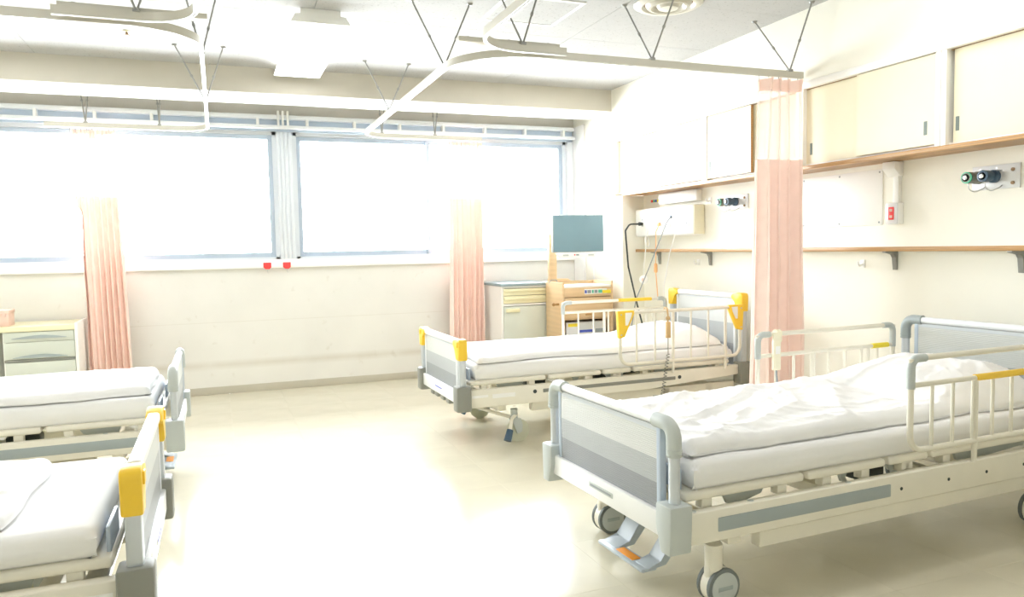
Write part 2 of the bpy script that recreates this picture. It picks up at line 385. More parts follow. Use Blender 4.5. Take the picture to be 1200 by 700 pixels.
cabinet(5.085, 4.035, 'wall cabinet partly hidden by the pink curtain, second from the window', [(4.53, 5.055, 0, 5.018), (4.06, 4.55, 1, 4.10)], 0.03)
cabinet(4.03, 2.985, 'cream wall cabinet just right of the pink curtain top', [(3.54, 4.005, 1, 3.958), (3.02, 3.56, 0, 3.077)], 0.03)
cabinet(2.98, 1.40, 'cream wall cabinet at the right edge, above the steel gas outlet plate', [(2.20, 2.93, 1, 2.905), (1.43, 2.22, 0, 1.50)], 0.03)

# long shelf on the right wall
sh = thing('wall_shelf', 'long narrow oak edged shelf on brackets along the right wall', 'shelf', (XW, 3.0, 1.236), 0)
bxo('shelf_board', M_WPL, sh, -0.085, 0.0, -2.6, 3.385, 0.0, 0.026)
bxo('shelf_edging', M_WOOD, sh, -0.10, -0.085, -2.6, 3.385, -0.001, 0.027, bev=0.003)
for yb in (-1.1, -0.32, 0.46, 2.32, 3.1):
    br = B().prism([(-0.10, 0.0), (0.0, 0.0), (0.0, -0.115), (-0.014, -0.115), (-0.02, -0.04), (-0.035, -0.018), (-0.10, -0.008)], 'y', yb - 0.014, yb + 0.014, bev=0.002).out('shelf_bracket', M_ROD, sh)

# ------------------------------------------------------------------ ceiling fittings
def ceiling_lamp(x0, x1, y0, y1, label):
    t = thing('ceiling_lamp', label, 'ceiling lamp', ((x0 + x1) / 2, (y0 + y1) / 2, ZC)); hw = (x1 - x0) / 2; hl = (y1 - y0) / 2
    prof = lambda k: [(-hw * 0.66, 0.0), (-hw * 0.66, -0.035), (-hw * 0.84, -0.035), (-hw, -0.085), (hw, -0.085), (hw * 0.84, -0.035), (hw * 0.66, -0.035), (hw * 0.66, 0.0)]
    for sgn in (-1, 1): B().prism(prof(0), 'y', sgn * hl - 0.012, sgn * hl + 0.012, bev=0.002).out('end_cap', M_WPL, t)
    B().prism([(-hw * 0.64, 0.0), (-hw * 0.64, -0.04), (hw * 0.64, -0.04), (hw * 0.64, 0.0)], 'y', -hl + 0.01, hl - 0.01).out('lamp_housing', M_WPL, t)
    B().prism([(-hw * 0.82, -0.04), (-hw * 0.97, -0.082), (-hw * 0.9, -0.09), (hw * 0.9, -0.09), (hw * 0.97, -0.082), (hw * 0.82, -0.04)], 'y', -hl + 0.011, hl - 0.011).out('diffuser', M_LAMP, t)
ceiling_lamp(0.475, 0.845, 4.93, 6.45, 'surface mounted fluorescent lamp glowing at the middle of the ceiling')
ceiling_lamp(0.475, 0.845, 0.95, 2.47, 'added out of view surface mounted lamp brightening the near beds')  # added out of view to light the near half of the room
def recessed_lamp(x0, x1, y0, y1, label):
    t = thing('recessed_lamp', label, 'ceiling lamp', ((x0 + x1) / 2, (y0 + y1) / 2, ZC), 0, 'flush ceiling lamps over the beds'); a = (x1 - x0) / 2; c = (y1 - y0) / 2
    f = B(); e = 0.035
    f.box(-a - e, a + e, -c - e, -c, -0.008, 0.0, bev=0.002).box(-a - e, a + e, c, c + e, -0.008, 0.0, bev=0.002).box(-a - e, -a, -c, c, -0.008, 0.0, bev=0.002).box(a, a + e, -c, c, -0.008, 0.0, bev=0.002)
    f.out('lamp_trim', M_SOFFIT, t)
    bxo('dark_seam', M_TRACKG, t, -a, a, -c, c, -0.0035, 0.0)
    bxo('diffuser', M_LAMPR, t, -a + 0.004, a - 0.004, -c + 0.006, c - 0.006, -0.006, -0.003)
recessed_lamp(2.10, 3.30, 5.66, 5.97, 'flush white ceiling lamp above the far right bed')
recessed_lamp(-2.03, -0.83, 5.58, 5.92, 'flush white ceiling lamp at the upper left corner')
recessed_lamp(2.10, 3.30, 2.45, 2.76, 'added out of view flush lamp brightening the near right bed')  # added fill lamp, unseen, a copy of the far one
recessed_lamp(-2.03, -0.83, 2.45, 2.79, 'added out of view flush lamp brightening the near left bed')  # unseen lamp added on this side for more light up front
ht = thing('ceiling_hatch', 'square white framed access hatch in the ceiling', 'hatch', (1.93, 4.55, ZC))
h = B(); a, e = 0.26, 0.022
h.box(-a, a, -a, -a + e, -0.006, 0).box(-a, a, a - e, a, -0.006, 0).box(-a, -a + e, -a + e, a - e, -0.006, 0).box(a - e, a, -a + e, a - e, -0.006, 0)
h.out('hatch_frame', M_SOFFIT, ht); bxo('hatch_panel', M_CEIL, ht, -a + e, a - e, -a + e, a - e, -0.003, 0)
ad = thing('air_diffuser', 'round ringed air diffuser in the ceiling', 'air vent', (2.69, 4.15, ZC))
B().lathe([(0.215, 0), (0.215, -0.006), (0.19, -0.02), (0.165, -0.02), (0.15, -0.004), (0.15, 0)], (0, 0, 0), (0, 0, 1), 40).out('outer_ring', M_TRACK, ad)
B().lathe([(0.145, -0.006), (0.125, -0.028), (0.11, -0.030), (0.09, -0.010), (0.09, -0.004)], (0, 0, 0), (0, 0, 1), 36).out('middle_ring', M_TRACK, ad)
B().lathe([(0.075, -0.012), (0.06, -0.034), (0.0, -0.038)], (0, 0, 0), (0, 0, 1), 30).out('centre_cone', M_TRACK, ad)
B().lathe([(0.20, -0.001), (0.20, -0.004)], (0, 0, 0), (0, 0, 1), 36).out('throat', M_BROWN, ad)
dt = thing('sprinkler_head', 'tiny brass fitting in the ceiling left of the lamp', 'sprinkler', (-0.51, 5.78, ZC))
B().lathe([(0.028, 0), (0.028, -0.004), (0.02, -0.008), (0.0, -0.008)], (0, 0, 0), (0, 0, 1), 18).out('escutcheon', M_LOCKC, dt)
B().lathe([(0.008, -0.006), (0.008, -0.024), (0.02, -0.026), (0.02, -0.03), (0.0, -0.03)], (0, 0, 0), (0, 0, 1), 14).out('spray_head', M_BROWN, dt)

# ------------------------------------------------------------------ curtain tracks
TZ = 2.385
def track(name, path, rad, label, vees, joiners=()):
    t = thing(name, label, 'curtain track', tuple(path[0]) if len(path[0]) == 3 else (path[0][0], path[0][1], TZ), 0, 'curtain tracks hung from the ceiling')
    ox, oy = path[0][0], path[0][1]
    P = fillet([(p[0] - ox, p[1] - oy, 0) for p in path], rad, 14)
    w2, hh = 0.0105, 0.021
    B().sweep(P, [(-w2, -hh), (-w2 * 0.3, -hh), (-w2 * 0.3, -hh + 0.006), (w2 * 0.3, -hh + 0.006), (w2 * 0.3, -hh), (w2, -hh), (w2, hh), (-w2, hh)], (0, 0, 1)).out('rail', M_TRACK, t, 30)
    B().sweep(P, [(-w2 * 0.28, -hh + 0.003), (w2 * 0.28, -hh + 0.003), (w2 * 0.28, -hh + 0.0065), (-w2 * 0.28, -hh + 0.0065)], (0, 0, 1)).out('groove', M_TRACKG, t)
    for bx_, by_, tops, zt in vees:
        bx_ -= ox; by_ -= oy
        for tx, ty in tops:
            tx -= ox; ty -= oy; z1 = zt - TZ
            a = Vector((bx_, by_, hh)); c = Vector((tx, ty, z1)); m_ = a.lerp(c, 0.45)
            r = B().cyl(a, c, 0.0055, 8).out('hanger_rod', M_ROD, t)
            B().cyl(a.lerp(c, 0.43), a.lerp(c, 0.47), 0.009, 8).out('rod_clamp', M_ROD, r)
            B().cyl((tx, ty, z1), (tx, ty, z1 - 0.012), 0.02, 12, 0.012).out('ceiling_flange', M_ROD, r)
        B().box(bx_ - 0.016, bx_ + 0.016, by_ - 0.016, by_ + 0.016, hh - 0.004, hh + 0.012, bev=0.003).out('rail_clip', M_ROD, t)
    for jx0, jx1, jy in joiners:
        B().box(jx0 - ox, jx1 - ox, jy - oy - 0.017, jy - oy + 0.017, -0.018, 0.03, bev=0.003).out('rail_joiner', M_TRACK, t)
    return t
SOF = ZC
track('curtain_track', [(XC - 0.015, 3.99), (1.31, 3.99), (1.31, 7.22), (2.50, 7.22)], [0, 0.42, 0.26, 0], 'beige curtain track looping round the far right bed to the window',
      [(3.50, 3.99, [(3.47, 4.30), (3.54, 3.84)], ZC), (2.47, 3.99, [(2.44, 4.26), (2.56, 3.84)], ZC), (1.33, 4.50, [(1.15, 4.56), (1.51, 4.53)], ZC),
       (1.31, 6.0, [(1.15, 6.12), (1.51, 6.13)], ZC), (1.50, 7.22, [(1.46, 7.19), (1.54, 7.19)], ZC), (2.02, 7.22, [(1.98, 7.19), (2.06, 7.19)], ZC)])
track('curtain_track', [(1.86, 3.90), (1.30, 3.90), (1.30, 0.70), (XC - 0.02, 0.70)], [0, 0.28, 0.28, 0], 'beige curtain track curving from the splice toward the viewer above the near right bed',
      [(1.60, 3.90, [(1.44, 3.98), (1.76, 3.98)], ZC), (1.30, 2.4, [(1.14, 2.4), (1.46, 2.4)], ZC), (2.4, 0.70, [(2.24, 0.70), (2.56, 0.70)], ZC)])
track('curtain_track', [(XL + 0.01, 3.99), (-0.035, 3.99), (-0.035, 7.22), (-1.28, 7.22)], [0, 0.34, 0.22, 0], 'beige curtain track looping round the far left bed to the window',
      [(-0.035, 4.62, [(-0.12, 4.80), (0.05, 4.90)], ZC), (-0.035, 6.02, [(-0.23, 6.04), (0.10, 6.01)], ZC), (-0.98, 7.22, [(-1.02, 7.19), (-0.93, 7.19)], ZC), (-0.42, 7.22, [(-0.44, 7.19), (-0.40, 7.19)], ZC), (-1.8, 3.99, [(-1.95, 4.1), (-1.65, 4.1)], ZC)])
track('curtain_track', [(-0.64, 3.90), (-0.045, 3.90), (-0.045, 0.70), (XL + 0.02, 0.70)], [0, 0.24, 0.28, 0], 'beige curtain track curving from the splice toward the viewer above the near left bed',
      [(-0.30, 3.90, [(-0.44, 3.98), (-0.16, 3.98)], ZC), (-0.045, 2.4, [(-0.2, 2.4), (0.11, 2.4)], ZC), (-1.4, 0.70, [(-1.56, 0.70), (-1.24, 0.70)], ZC)])
for x0, x1, lab in ((1.24, 1.83, 'straight splice bar joining the two right hand curtain tracks'), (-0.62, 0.0, 'straight splice bar joining the two left hand curtain tracks')):
    t = thing('splice_bar', lab, 'rail connector', (x0, 3.945, TZ + 0.0))
    bxo('bar', M_TRACK, t, 0, x1 - x0, -0.03, 0.03, 0.0215, 0.045, bev=0.003)
    for q in (0.06, (x1 - x0) * 0.5, x1 - x0 - 0.06): B().cyl((q, 0, 0.045), (q, 0, 0.053), 0.008, 10).out('screw', M_ROD, t)

# window curtain rail along the window head
rl = thing('window_curtain_rail', 'double white curtain rail on brackets along the window head', 'curtain rail', (0.5, 7.40, 2.48))
bxo('upper_rail', M_ALU, rl, -2.9, 3.10, -0.03, 0.03, 0.045, 0.085, bev=0.004)
bxo('lower_rail', M_ALU, rl, -2.9, 3.10, -0.05, -0.015, -0.045, -0.012, bev=0.004)
bxo('gap_shade_strip', M_ALUB, rl, -2.9, 3.10, 0.025, 0.0395, -0.06, 0.05)  # shade in the gap between the rails painted as a bluish strip
for k in range(14):
    xx = -2.75 + k * 0.44
    B().box(xx - 0.012, xx + 0.012, -0.045, 0.028, -0.012, 0.05, bev=0.003).out('bracket', M_WPL, rl)
for xx in (0.06, 0.10, 0.145): B().box(xx, xx + 0.02, -0.05, -0.02, -0.03, 0.12, bev=0.003).out('end_stop', M_WPL, rl)

# ------------------------------------------------------------------ curtains
def curtain(label, along, fixed, a0, a1, ztop, zmesh, zbot, folds, amp, fat, seed, botspread=0.0, lo=None, lean=0.0, nf=None):
    # gathered curtain: a zigzag sheet with rounded folds; 'along' = axis of the track
    t = thing('bed_curtain', label, 'curtain', (a0, fixed, 0) if along == 'x' else (fixed, a0, 0), 0, 'pink bed curtains')
    rnd = random.Random(seed); W = a1 - a0; N = folds * 14
    ph = [rnd.uniform(-0.5, 0.5) for _ in range(folds + 2)]; am = [rnd.uniform(0.6, 1.15) for _ in range(folds + 2)]
    def pt(u, z, am_scale):
        tt = (ztop - z) / (ztop - zbot)
        k = u * folds; i = int(min(k, folds - 1e-6)); f = k - i
        A = amp * (am[i] * (1 - f) + am[i + 1] * f) * am_scale
        p = 2 * PI * k + (ph[i] * (1 - f) + ph[i + 1] * f) + 0.5 * math.sin(2.2 * tt + i)
        y = A * math.sin(p)
        xx = W * (u + 0.35 / folds * math.sin(2 * p) * 0.5)
        spread = botspread * tt
        xx = xx + (u - 0.5) * 2 * spread + lean * tt
        if lo is not None and tt > 0.3: xx = max(xx, lo[0] - a0 + 0.003 * math.sin(9 * z) + 0.02 * (u))
        y += 0.010 * noise.noise(Vector((u * 7, z * 1.6, seed)))
        return xx, y
    def piece(name, m, za, zb, nz, s0, s1, off=0.0):
        b_ = B(); rings = []
        for j in range(nz + 1):
            z = za + (zb - za) * j / nz; sc = s0 + (s1 - s0) * j / nz
            row = [pt(i / N, z, sc) for i in range(N + 1)]
            front = [Vector((p[0], p[1] - 0.001 - off, z)) for p in row]; back = [Vector((p[0], p[1] + 0.001 + off, z)) for p in reversed(row)]
            rings.append([b_.bm.verts.new(q) for q in front])
        for j in range(nz):
            for i in range(N): b_.bm.faces.new((rings[j][i], rings[j][i + 1], rings[j + 1][i + 1], rings[j + 1][i]))
        return b_.out(name, m, t, 80)
    piece('curtain_header', M_HEAD, ztop, ztop - 0.075, 2, 0.9, 0.75, 0.001)
    piece('mesh_top', M_MESH, ztop - 0.075, zmesh, 8, 0.75, 0.85)
    piece('curtain_cloth', M_PINK, zmesh, zbot, 22, 0.85, 1.15, 0.0005)
    hk = B()
    for i in range(folds + 1):
        xx = W * i / folds; c = Vector((xx, 0, ztop)) if along == 'x' else Vector((0, xx, ztop))
        hk.cyl(c + Vector((0, 0, -0.02)), c + Vector((0, 0, TZ - 0.019 - ztop)), 0.002, 6)
    hk.out('runner_hooks', M_ROD, t)
    return t
curtain('pink curtain with mesh top drawn back to the right wall', 'x', 3.99, 3.255, 3.565, 2.345, 1.835, 0.28, 4, 0.075, 0, 3, botspread=0.02, lean=-0.02)
curtain('pink curtain at the window behind the far right bed', 'x', 7.22, 2.16, 2.50, 2.345, 1.80, 0.22, 8, 0.05, 0, 11, botspread=0.01, lean=-0.03)
curtain('pink curtain at the window beside the left bedside locker', 'x', 7.22, -1.10, -0.77, 2.345, 1.80, 0.22, 8, 0.05, 0, 23, botspread=0.02, lo=(-1.045,), lean=0.03)

# ------------------------------------------------------------------ beds
def grid_block(name, m, parent, x0, x1, y0, y1, z0, ztop, r, warp=None, zfun=None, nx=60, ny=36, side=4, seed=0, puff=0.0, shell=0.0):
    # soft block: rounded top edges, side skirts, optional outline warp and height function
    def axis(a, c, n):
        v = [a + (c - a) * i / n for i in range(n + 1)]
        ex = [r * q for q in (0.06, 0.25, 0.55, 1.0)]
        v = [q for q in v if a + r * 1.05 < q < c - r * 1.05]
        return sorted([a, c] + [a + q for q in ex] + [c - q for q in ex] + v)
    X, Y = axis(x0, x1, nx), axis(y0, y1, ny)
    def top(xx, yy):
        d = min(xx - x0, x1 - xx, yy - y0, y1 - yy)
        dx = min(xx - x0, x1 - xx, r); dy = min(yy - y0, y1 - yy, r)
        q = math.hypot(r - dx, r - dy); q = min(q, r)
        drop = r - math.sqrt(max(r * r - q * q, 0))
        z = ztop - drop
        if zfun: z += zfun(xx, yy) * min(1, max(d, 0) / (2.5 * r) + 0.25)
        return z
    bm = bmesh.new(); V = {}
    for i, xx in enumerate(X):
        for j, yy in enumerate(Y):
            wx, wy = (warp(xx, yy) if warp else (0, 0))
            V[i, j] = bm.verts.new((xx + wx, yy + wy, top(xx, yy)))
    nx_, ny_ = len(X) - 1, len(Y) - 1
    for i in range(nx_):
        for j in range(ny_): bm.faces.new((V[i, j], V[i + 1, j], V[i + 1, j + 1], V[i, j + 1]))
    loop = [(i, 0) for i in range(nx_)] + [(nx_, j) for j in range(ny_)] + [(i, ny_) for i in range(nx_, 0, -1)] + [(0, j) for j in range(ny_, 0, -1)]
    prev = [V[k] for k in loop]; cx_, cy_ = (x0 + x1) / 2, (y0 + y1) / 2
    for s_ in range(1, side + 1):
        f = s_ / side; cur = []
        for k, v0 in zip(loop, [V[k] for k in loop]):
            zz = v0.co.z + (z0 - v0.co.z) * f if not shell else v0.co.z - min(v0.co.z - z0, shell) * f
            nrm = Vector((1 if k[0] == nx_ else (-1 if k[0] == 0 else 0), 1 if k[1] == ny_ else (-1 if k[1] == 0 else 0), 0))
            pf = puff * math.sin(PI * f) * (0.6 + 0.8 * noise.noise(Vector((v0.co.x * 4, v0.co.y * 4, zz * 12 + seed))))
            inn = -0.018 * f * f
            cur.append(bm.verts.new((v0.co.x + nrm.x * (pf + inn), v0.co.y + nrm.y * (pf + inn), zz)))
        for q in range(len(loop)):
            q2 = (q + 1) % len(loop); bm.faces.new((prev[q], cur[q], cur[q2], prev[q2]))
        prev = cur
    if not shell: bm.faces.new(list(reversed(prev)))
    else:
        U = {k: v for k, v in zip(loop, prev)}
        for i in range(1, nx_):
            for j in range(1, ny_):
                c_ = V[i, j].co; U[i, j] = bm.verts.new((c_.x, c_.y, max(z0, c_.z - shell)))
        for i in range(nx_):
            for j in range(ny_): bm.faces.new((U[i, j], U[i, j + 1], U[i + 1, j + 1], U[i + 1, j]))
    o = B(); o.bm.free(); o.bm = bm
    return o.out(name, m, parent, 75)

def wrinkles(seed, amt, scale=3.0, ridged=0.6, ax=1.0, ay=1.0):
    def f(xx, yy):
        p = Vector((xx * scale * ax, yy * scale * ay, seed * 3.7))
        q = Vector((xx * scale * 0.5 + 11, yy * scale * 0.5, seed))
        p += Vector((noise.noise(q), noise.noise(q + Vector((5, 5, 5))), 0)) * 1.2
        rg = 1 - abs(noise.noise(p)) * 2.2
        rg2 = 1 - abs(noise.noise(p * 2.3 + Vector((3, 1, 7)))) * 2.2
        return amt * (ridged * max(rg, 0) ** 3 + 0.35 * ridged * max(rg2, 0) ** 3 + 0.6 * noise.noise(p * 0.7))
    return f

def caster_open(t, cx, cy):
    c = B().cyl((cx, cy, 0.165), (cx, cy, 0.225), 0.024, 14).prism([(cx - 0.03, 0.165), (cx + 0.035, 0.165), (cx + 0.05, 0.12), (cx + 0.045, 0.07), (cx + 0.01, 0.06), (cx - 0.012, 0.12)], 'y', cy - 0.03, cy - 0.024).prism([(cx - 0.03, 0.165), (cx + 0.035, 0.165), (cx + 0.05, 0.12), (cx + 0.045, 0.07), (cx + 0.01, 0.06), (cx - 0.012, 0.12)], 'y', cy + 0.024, cy + 0.03).out('caster', M_LGPLA, t)
    B().lathe([(0.05, -0.016), (0.0775, -0.014), (0.0775, 0.014), (0.05, 0.016)], (cx + 0.025, cy, 0.0775), (0, 1, 0), 28).out('tyre', M_TYREC, c)
    B().lathe([(0.0, -0.02), (0.018, -0.02), (0.02, -0.012), (0.048, -0.011), (0.052, -0.016), (0.054, 0.016), (0.048, 0.011), (0.02, 0.012), (0.018, 0.02), (0.0, 0.02)], (cx + 0.025, cy, 0.0775), (0, 1, 0), 24).out('wheel', M_STEEL, c)
def caster_twin(t, cx, cy):
    c = B().cyl((cx, cy, 0.12), (cx, cy, 0.225), 0.032, 16).box(cx - 0.035, cx + 0.035, cy - 0.018, cy + 0.018, 0.08, 0.15, bev=0.012).out('caster', M_CREAM, t)
    B().lathe([(0.0, -0.018), (0.066, -0.018), (0.066, 0.018), (0.0, 0.018)], (cx + 0.02, cy, 0.07), (0, 1, 0), 28).out('wheel_guard', M_CREAM, c)
    for s_ in (-1, 1):
        B().lathe([(0.056, 0.020 * s_), (0.068, 0.021 * s_), (0.07, 0.026 * s_), (0.068, 0.036 * s_), (0.056, 0.038 * s_)], (cx + 0.02, cy, 0.07), (0, 1, 0), 28).out('tyre', M_TYRE, c)
        wv = B().lathe([(0.0, 0.019 * s_), (0.056, 0.019 * s_), (0.056, 0.040 * s_), (0.04, 0.043 * s_), (0.0, 0.044 * s_)], (cx + 0.02, cy, 0.07), (0, 1, 0), 28).out('wheel_cover', M_LGPLA, c)
        B().box(cx - 0.012, cx + 0.052, cy + s_ * 0.043 - 0.002, cy + s_ * 0.043 + 0.002, 0.062, 0.078, bev=0.004).out('cover_slot', M_GPLA, c)

def board(t, x, sgn, ztop, style, name, zbar):
    # foot or head board in the plane x; sgn = outward direction along x
    W = 0.45
    # posts, caps, blocks
    for s_ in (-1, 1):
        y = s_ * W
        if style == 'grey':
            pb = B().sweep([(x, y, zbar + 0.03), (x, y, ztop - 0.09)], [(0.024 * math.cos(a) , 0.017 * math.sin(a)) for a in [2 * PI * k / 16 for k in range(16)]], (1, 0, 0)).out('corner_post', M_ALUP, t)
            pth = fillet([(x, y, ztop - 0.125), (x, y, ztop - 0.018), (x, y - s_ * 0.105, ztop - 0.018)], [0, 0.062, 0], 10)
            cp = B().sweep(pth, [((0.026) * math.cos(a), 0.026 * math.sin(a)) for a in [2 * PI * k / 18 for k in range(18)]], None)
            for zz in (ztop - 0.119, ztop - 0.104): cp.lathe([(0.025, -0.004), (0.0275, -0.003), (0.0275, 0.003), (0.025, 0.004)], (x, y, zz), (0, 0, 1), 18)
            cp.out('corner_cap', M_GPLA if name == 'headboard' else M_LGPLA, pb)
            yo, yi = y + s_ * 0.045, y - s_ * 0.048
            bl = B().prism([(yo, zbar + 0.055), (yi, zbar + 0.055), (yi, zbar - 0.03), (y - s_ * 0.02, zbar - 0.115), (yo - s_ * 0.008, zbar - 0.115)], 'x', x - 0.046, x + 0.046, bev=0.010)
            bl.out('corner_block', M_LGPLA, pb)
        else:
            pb = B().box(x - 0.022, x + 0.022, y - 0.027, y + 0.027, zbar + 0.02, ztop - 0.08, bev=0.008).out('corner_post', M_ALUP, t)
            cp = B().prism([(y + s_ * 0.034, ztop - 0.135), (y + s_ * 0.038, ztop - 0.02), (y + s_ * 0.028, ztop), (y - s_ * 0.02, ztop + 0.004), (y - s_ * 0.095, ztop - 0.012), (y - s_ * 0.095, ztop - 0.042), (y - s_ * 0.05, ztop - 0.058), (y - s_ * 0.032, ztop - 0.135)], 'x', x - 0.03, x + 0.03, bev=0.008)
            cp.out('corner_cap', M_YEL, pb)
            B().box(x + sgn * 0.029, x + sgn * 0.036, y - 0.018, y + 0.018, ztop - 0.05, ztop - 0.012, bev=0.006).out('cap_bumper', M_YEL, pb)
            B().box(x - 0.05, x + 0.05, y - 0.046, y + 0.046, zbar - 0.115, zbar + 0.05, bev=0.012).out('corner_block', M_DGPLA, pb)
    # top tube
    if style == 'grey':
        tb = B().cyl((x, -W + 0.09, ztop - 0.018), (x, W - 0.09, ztop - 0.018), 0.0185, 18).out(name + '_top_tube', M_ALU, t)
    else:
        tb = B().box(x - 0.022, x + 0.022, -W + 0.085, W - 0.085, ztop - 0.042, ztop - 0.004, bev=0.012, seg=3).out(name + '_top_tube', M_WHITE, t)
    # panel
    p0, p1 = -W + 0.075, W - 0.075; zb, zt = zbar + 0.012, ztop - 0.036
    pn = B().box(x - 0.007, x + 0.007, p0 + 0.01, p1 - 0.01, zb, zt).out(name, M_ALUP, t)
    for s_, ye in ((-1, p0), (1, p1)):
        B().box(x - 0.013, x + 0.013, ye - 0.012, ye + 0.012, zb - 0.02, zt, bev=0.004).out('stile', M_ALUB if style == 'grey' else M_ALU, pn)
    hgt = zt - zb - 0.018; st = zb
    for k, fr in enumerate((0.36, 0.31, 0.33)):
        z1 = zt - 0.018 - hgt * sum((0.36, 0.31, 0.33)[:k]); z0 = z1 - hgt * fr
        B().box(x - 0.0105, x + 0.0105, p0 + 0.012, p1 - 0.012, z0, z1).out('stripe', M_ST[k], pn)
    B().box(x - 0.0105, x + 0.0105, p0 + 0.012, p1 - 0.012, zt - 0.018, zt).out('top_strip', M_ALUP, pn)
    # bottom bar
    bb = B().box(x - 0.026, x + 0.026, -W + 0.03, W - 0.03, zbar - 0.075, zbar + 0.012, bev=0.006).out(name + '_bottom_bar', M_WHITE, t)
    if sgn < 0:
        B().box(x - 0.029, x - 0.024, -0.09, 0.09, zbar - 0.036, zbar - 0.016, bev=0.002).out('name_plate', M_LGPLA if style == 'grey' else M_WPL, bb)
        B().box(x - 0.0296, x - 0.028, -0.08, 0.08, zbar - 0.030, zbar - 0.022).out('plate_print', M_CORDG if style == 'grey' else M_BLUE, bb)

def rail_double(t, y, x0, x1, zt, zm, zb, grip, gripmat, nbars, out_sgn, legs=(0.39, 0.80), grip_on='mid'):
    r = 0.012
    pts = fillet([(x0, y, zt), (x0, y, zb), (x1, y, zb), (x1, y, zt)], [0, 0.065, 0.065, 0], 7)
    o = B().tube(pts, r, 10).out('side_rail', M_CREAM, t)
    B().cyl((x0 + 0.05, y, zt + 0.0), (x1 - 0.05, y, zt), r, 10).out('top_bar', M_CREAM, o)
    B().cyl((x0, y, zm), (x1, y, zm), r * 0.9, 10).out('middle_bar', M_CREAM, o)
    for s_, xe in ((1, x0), (-1, x1)):
        pth = fillet([(xe, y, zm - 0.012), (xe, y, zt), (xe + s_ * 0.075, y, zt)], [0, 0.05, 0], 8)
        B().sweep(pth, [(0.0165 * math.cos(a), 0.0165 * math.sin(a)) for a in [2 * PI * k / 14 for k in range(14)]], None).out('elbow', M_LGPLA, o)
    for k in range(1, nbars):
        xx = x0 + (x1 - x0) * k / nbars
        B().cyl((xx, y, zb), (xx, y, zm), 0.0075, 8).out('bar', M_CREAM, o)
    for f in legs:
        xx = x0 + (x1 - x0) * f
        B().cyl((xx, y, 0.385), (xx, y, zm), 0.0115, 10).out('rail_leg', M_CREAM, o)
    if grip:
        zz = zm if grip_on == 'mid' else zt
        B().cyl((grip[0], y, zz), (grip[1], y, zz), 0.0145, 12).out('grip', gripmat, o)
    return o
def rail_yellow(t, y, x0, x1, zt, zb, nbars):
    r = 0.012
    pts = fillet([(x0 + 0.02, y, zt), (x0 + 0.02, y, zb), (x1 - 0.02, y, zb), (x1 - 0.02, y, zt)], [0, 0.07, 0.07, 0], 7)
    o = B().tube(pts, r, 10).out('side_rail', M_CREAM, t)
    B().cyl((x0 + 0.02, y, zt), (x1 - 0.02, y, zt), r, 10).out('top_bar', M_CREAM, o)
    for k in range(1, nbars):
        xx = x0 + (x1 - x0) * k / nbars
        thick = k in (3, 6)
        B().cyl((xx, y, 0.385 if thick else zb), (xx, y, zt), 0.011 if thick else 0.0075, 10).out('rail_leg' if thick else 'bar', M_CREAM, o)
    for s_, xe in ((1, x0), (-1, x1)):
        P = B().prism([(xe - s_ * 0.006, zt + 0.016), (xe + s_ * 0.125, zt + 0.016), (xe + s_ * 0.125, zt - 0.012), (xe + s_ * 0.05, zt - 0.165), (xe + s_ * 0.004, zt - 0.175)], 'y', y - 0.017, y + 0.017, bev=0.006).out('corner_plate', M_YEL, o)
        B().prism([(xe + s_ * 0.052, zt + 0.002), (xe + s_ * 0.106, zt + 0.002), (xe + s_ * 0.098, zt - 0.03), (xe + s_ * 0.07, zt - 0.085), (xe + s_ * 0.052, zt - 0.085)], 'y', y - 0.0185, y + 0.0185).out('sticker', M_WPL, o)
        for zz in (zt - 0.01, zt - 0.15): B().cyl((xe + s_ * 0.02, y - 0.0195, zz), (xe + s_ * 0.02, y + 0.0195, zz), 0.005, 8).out('screw', M_STEEL, o)
    return o

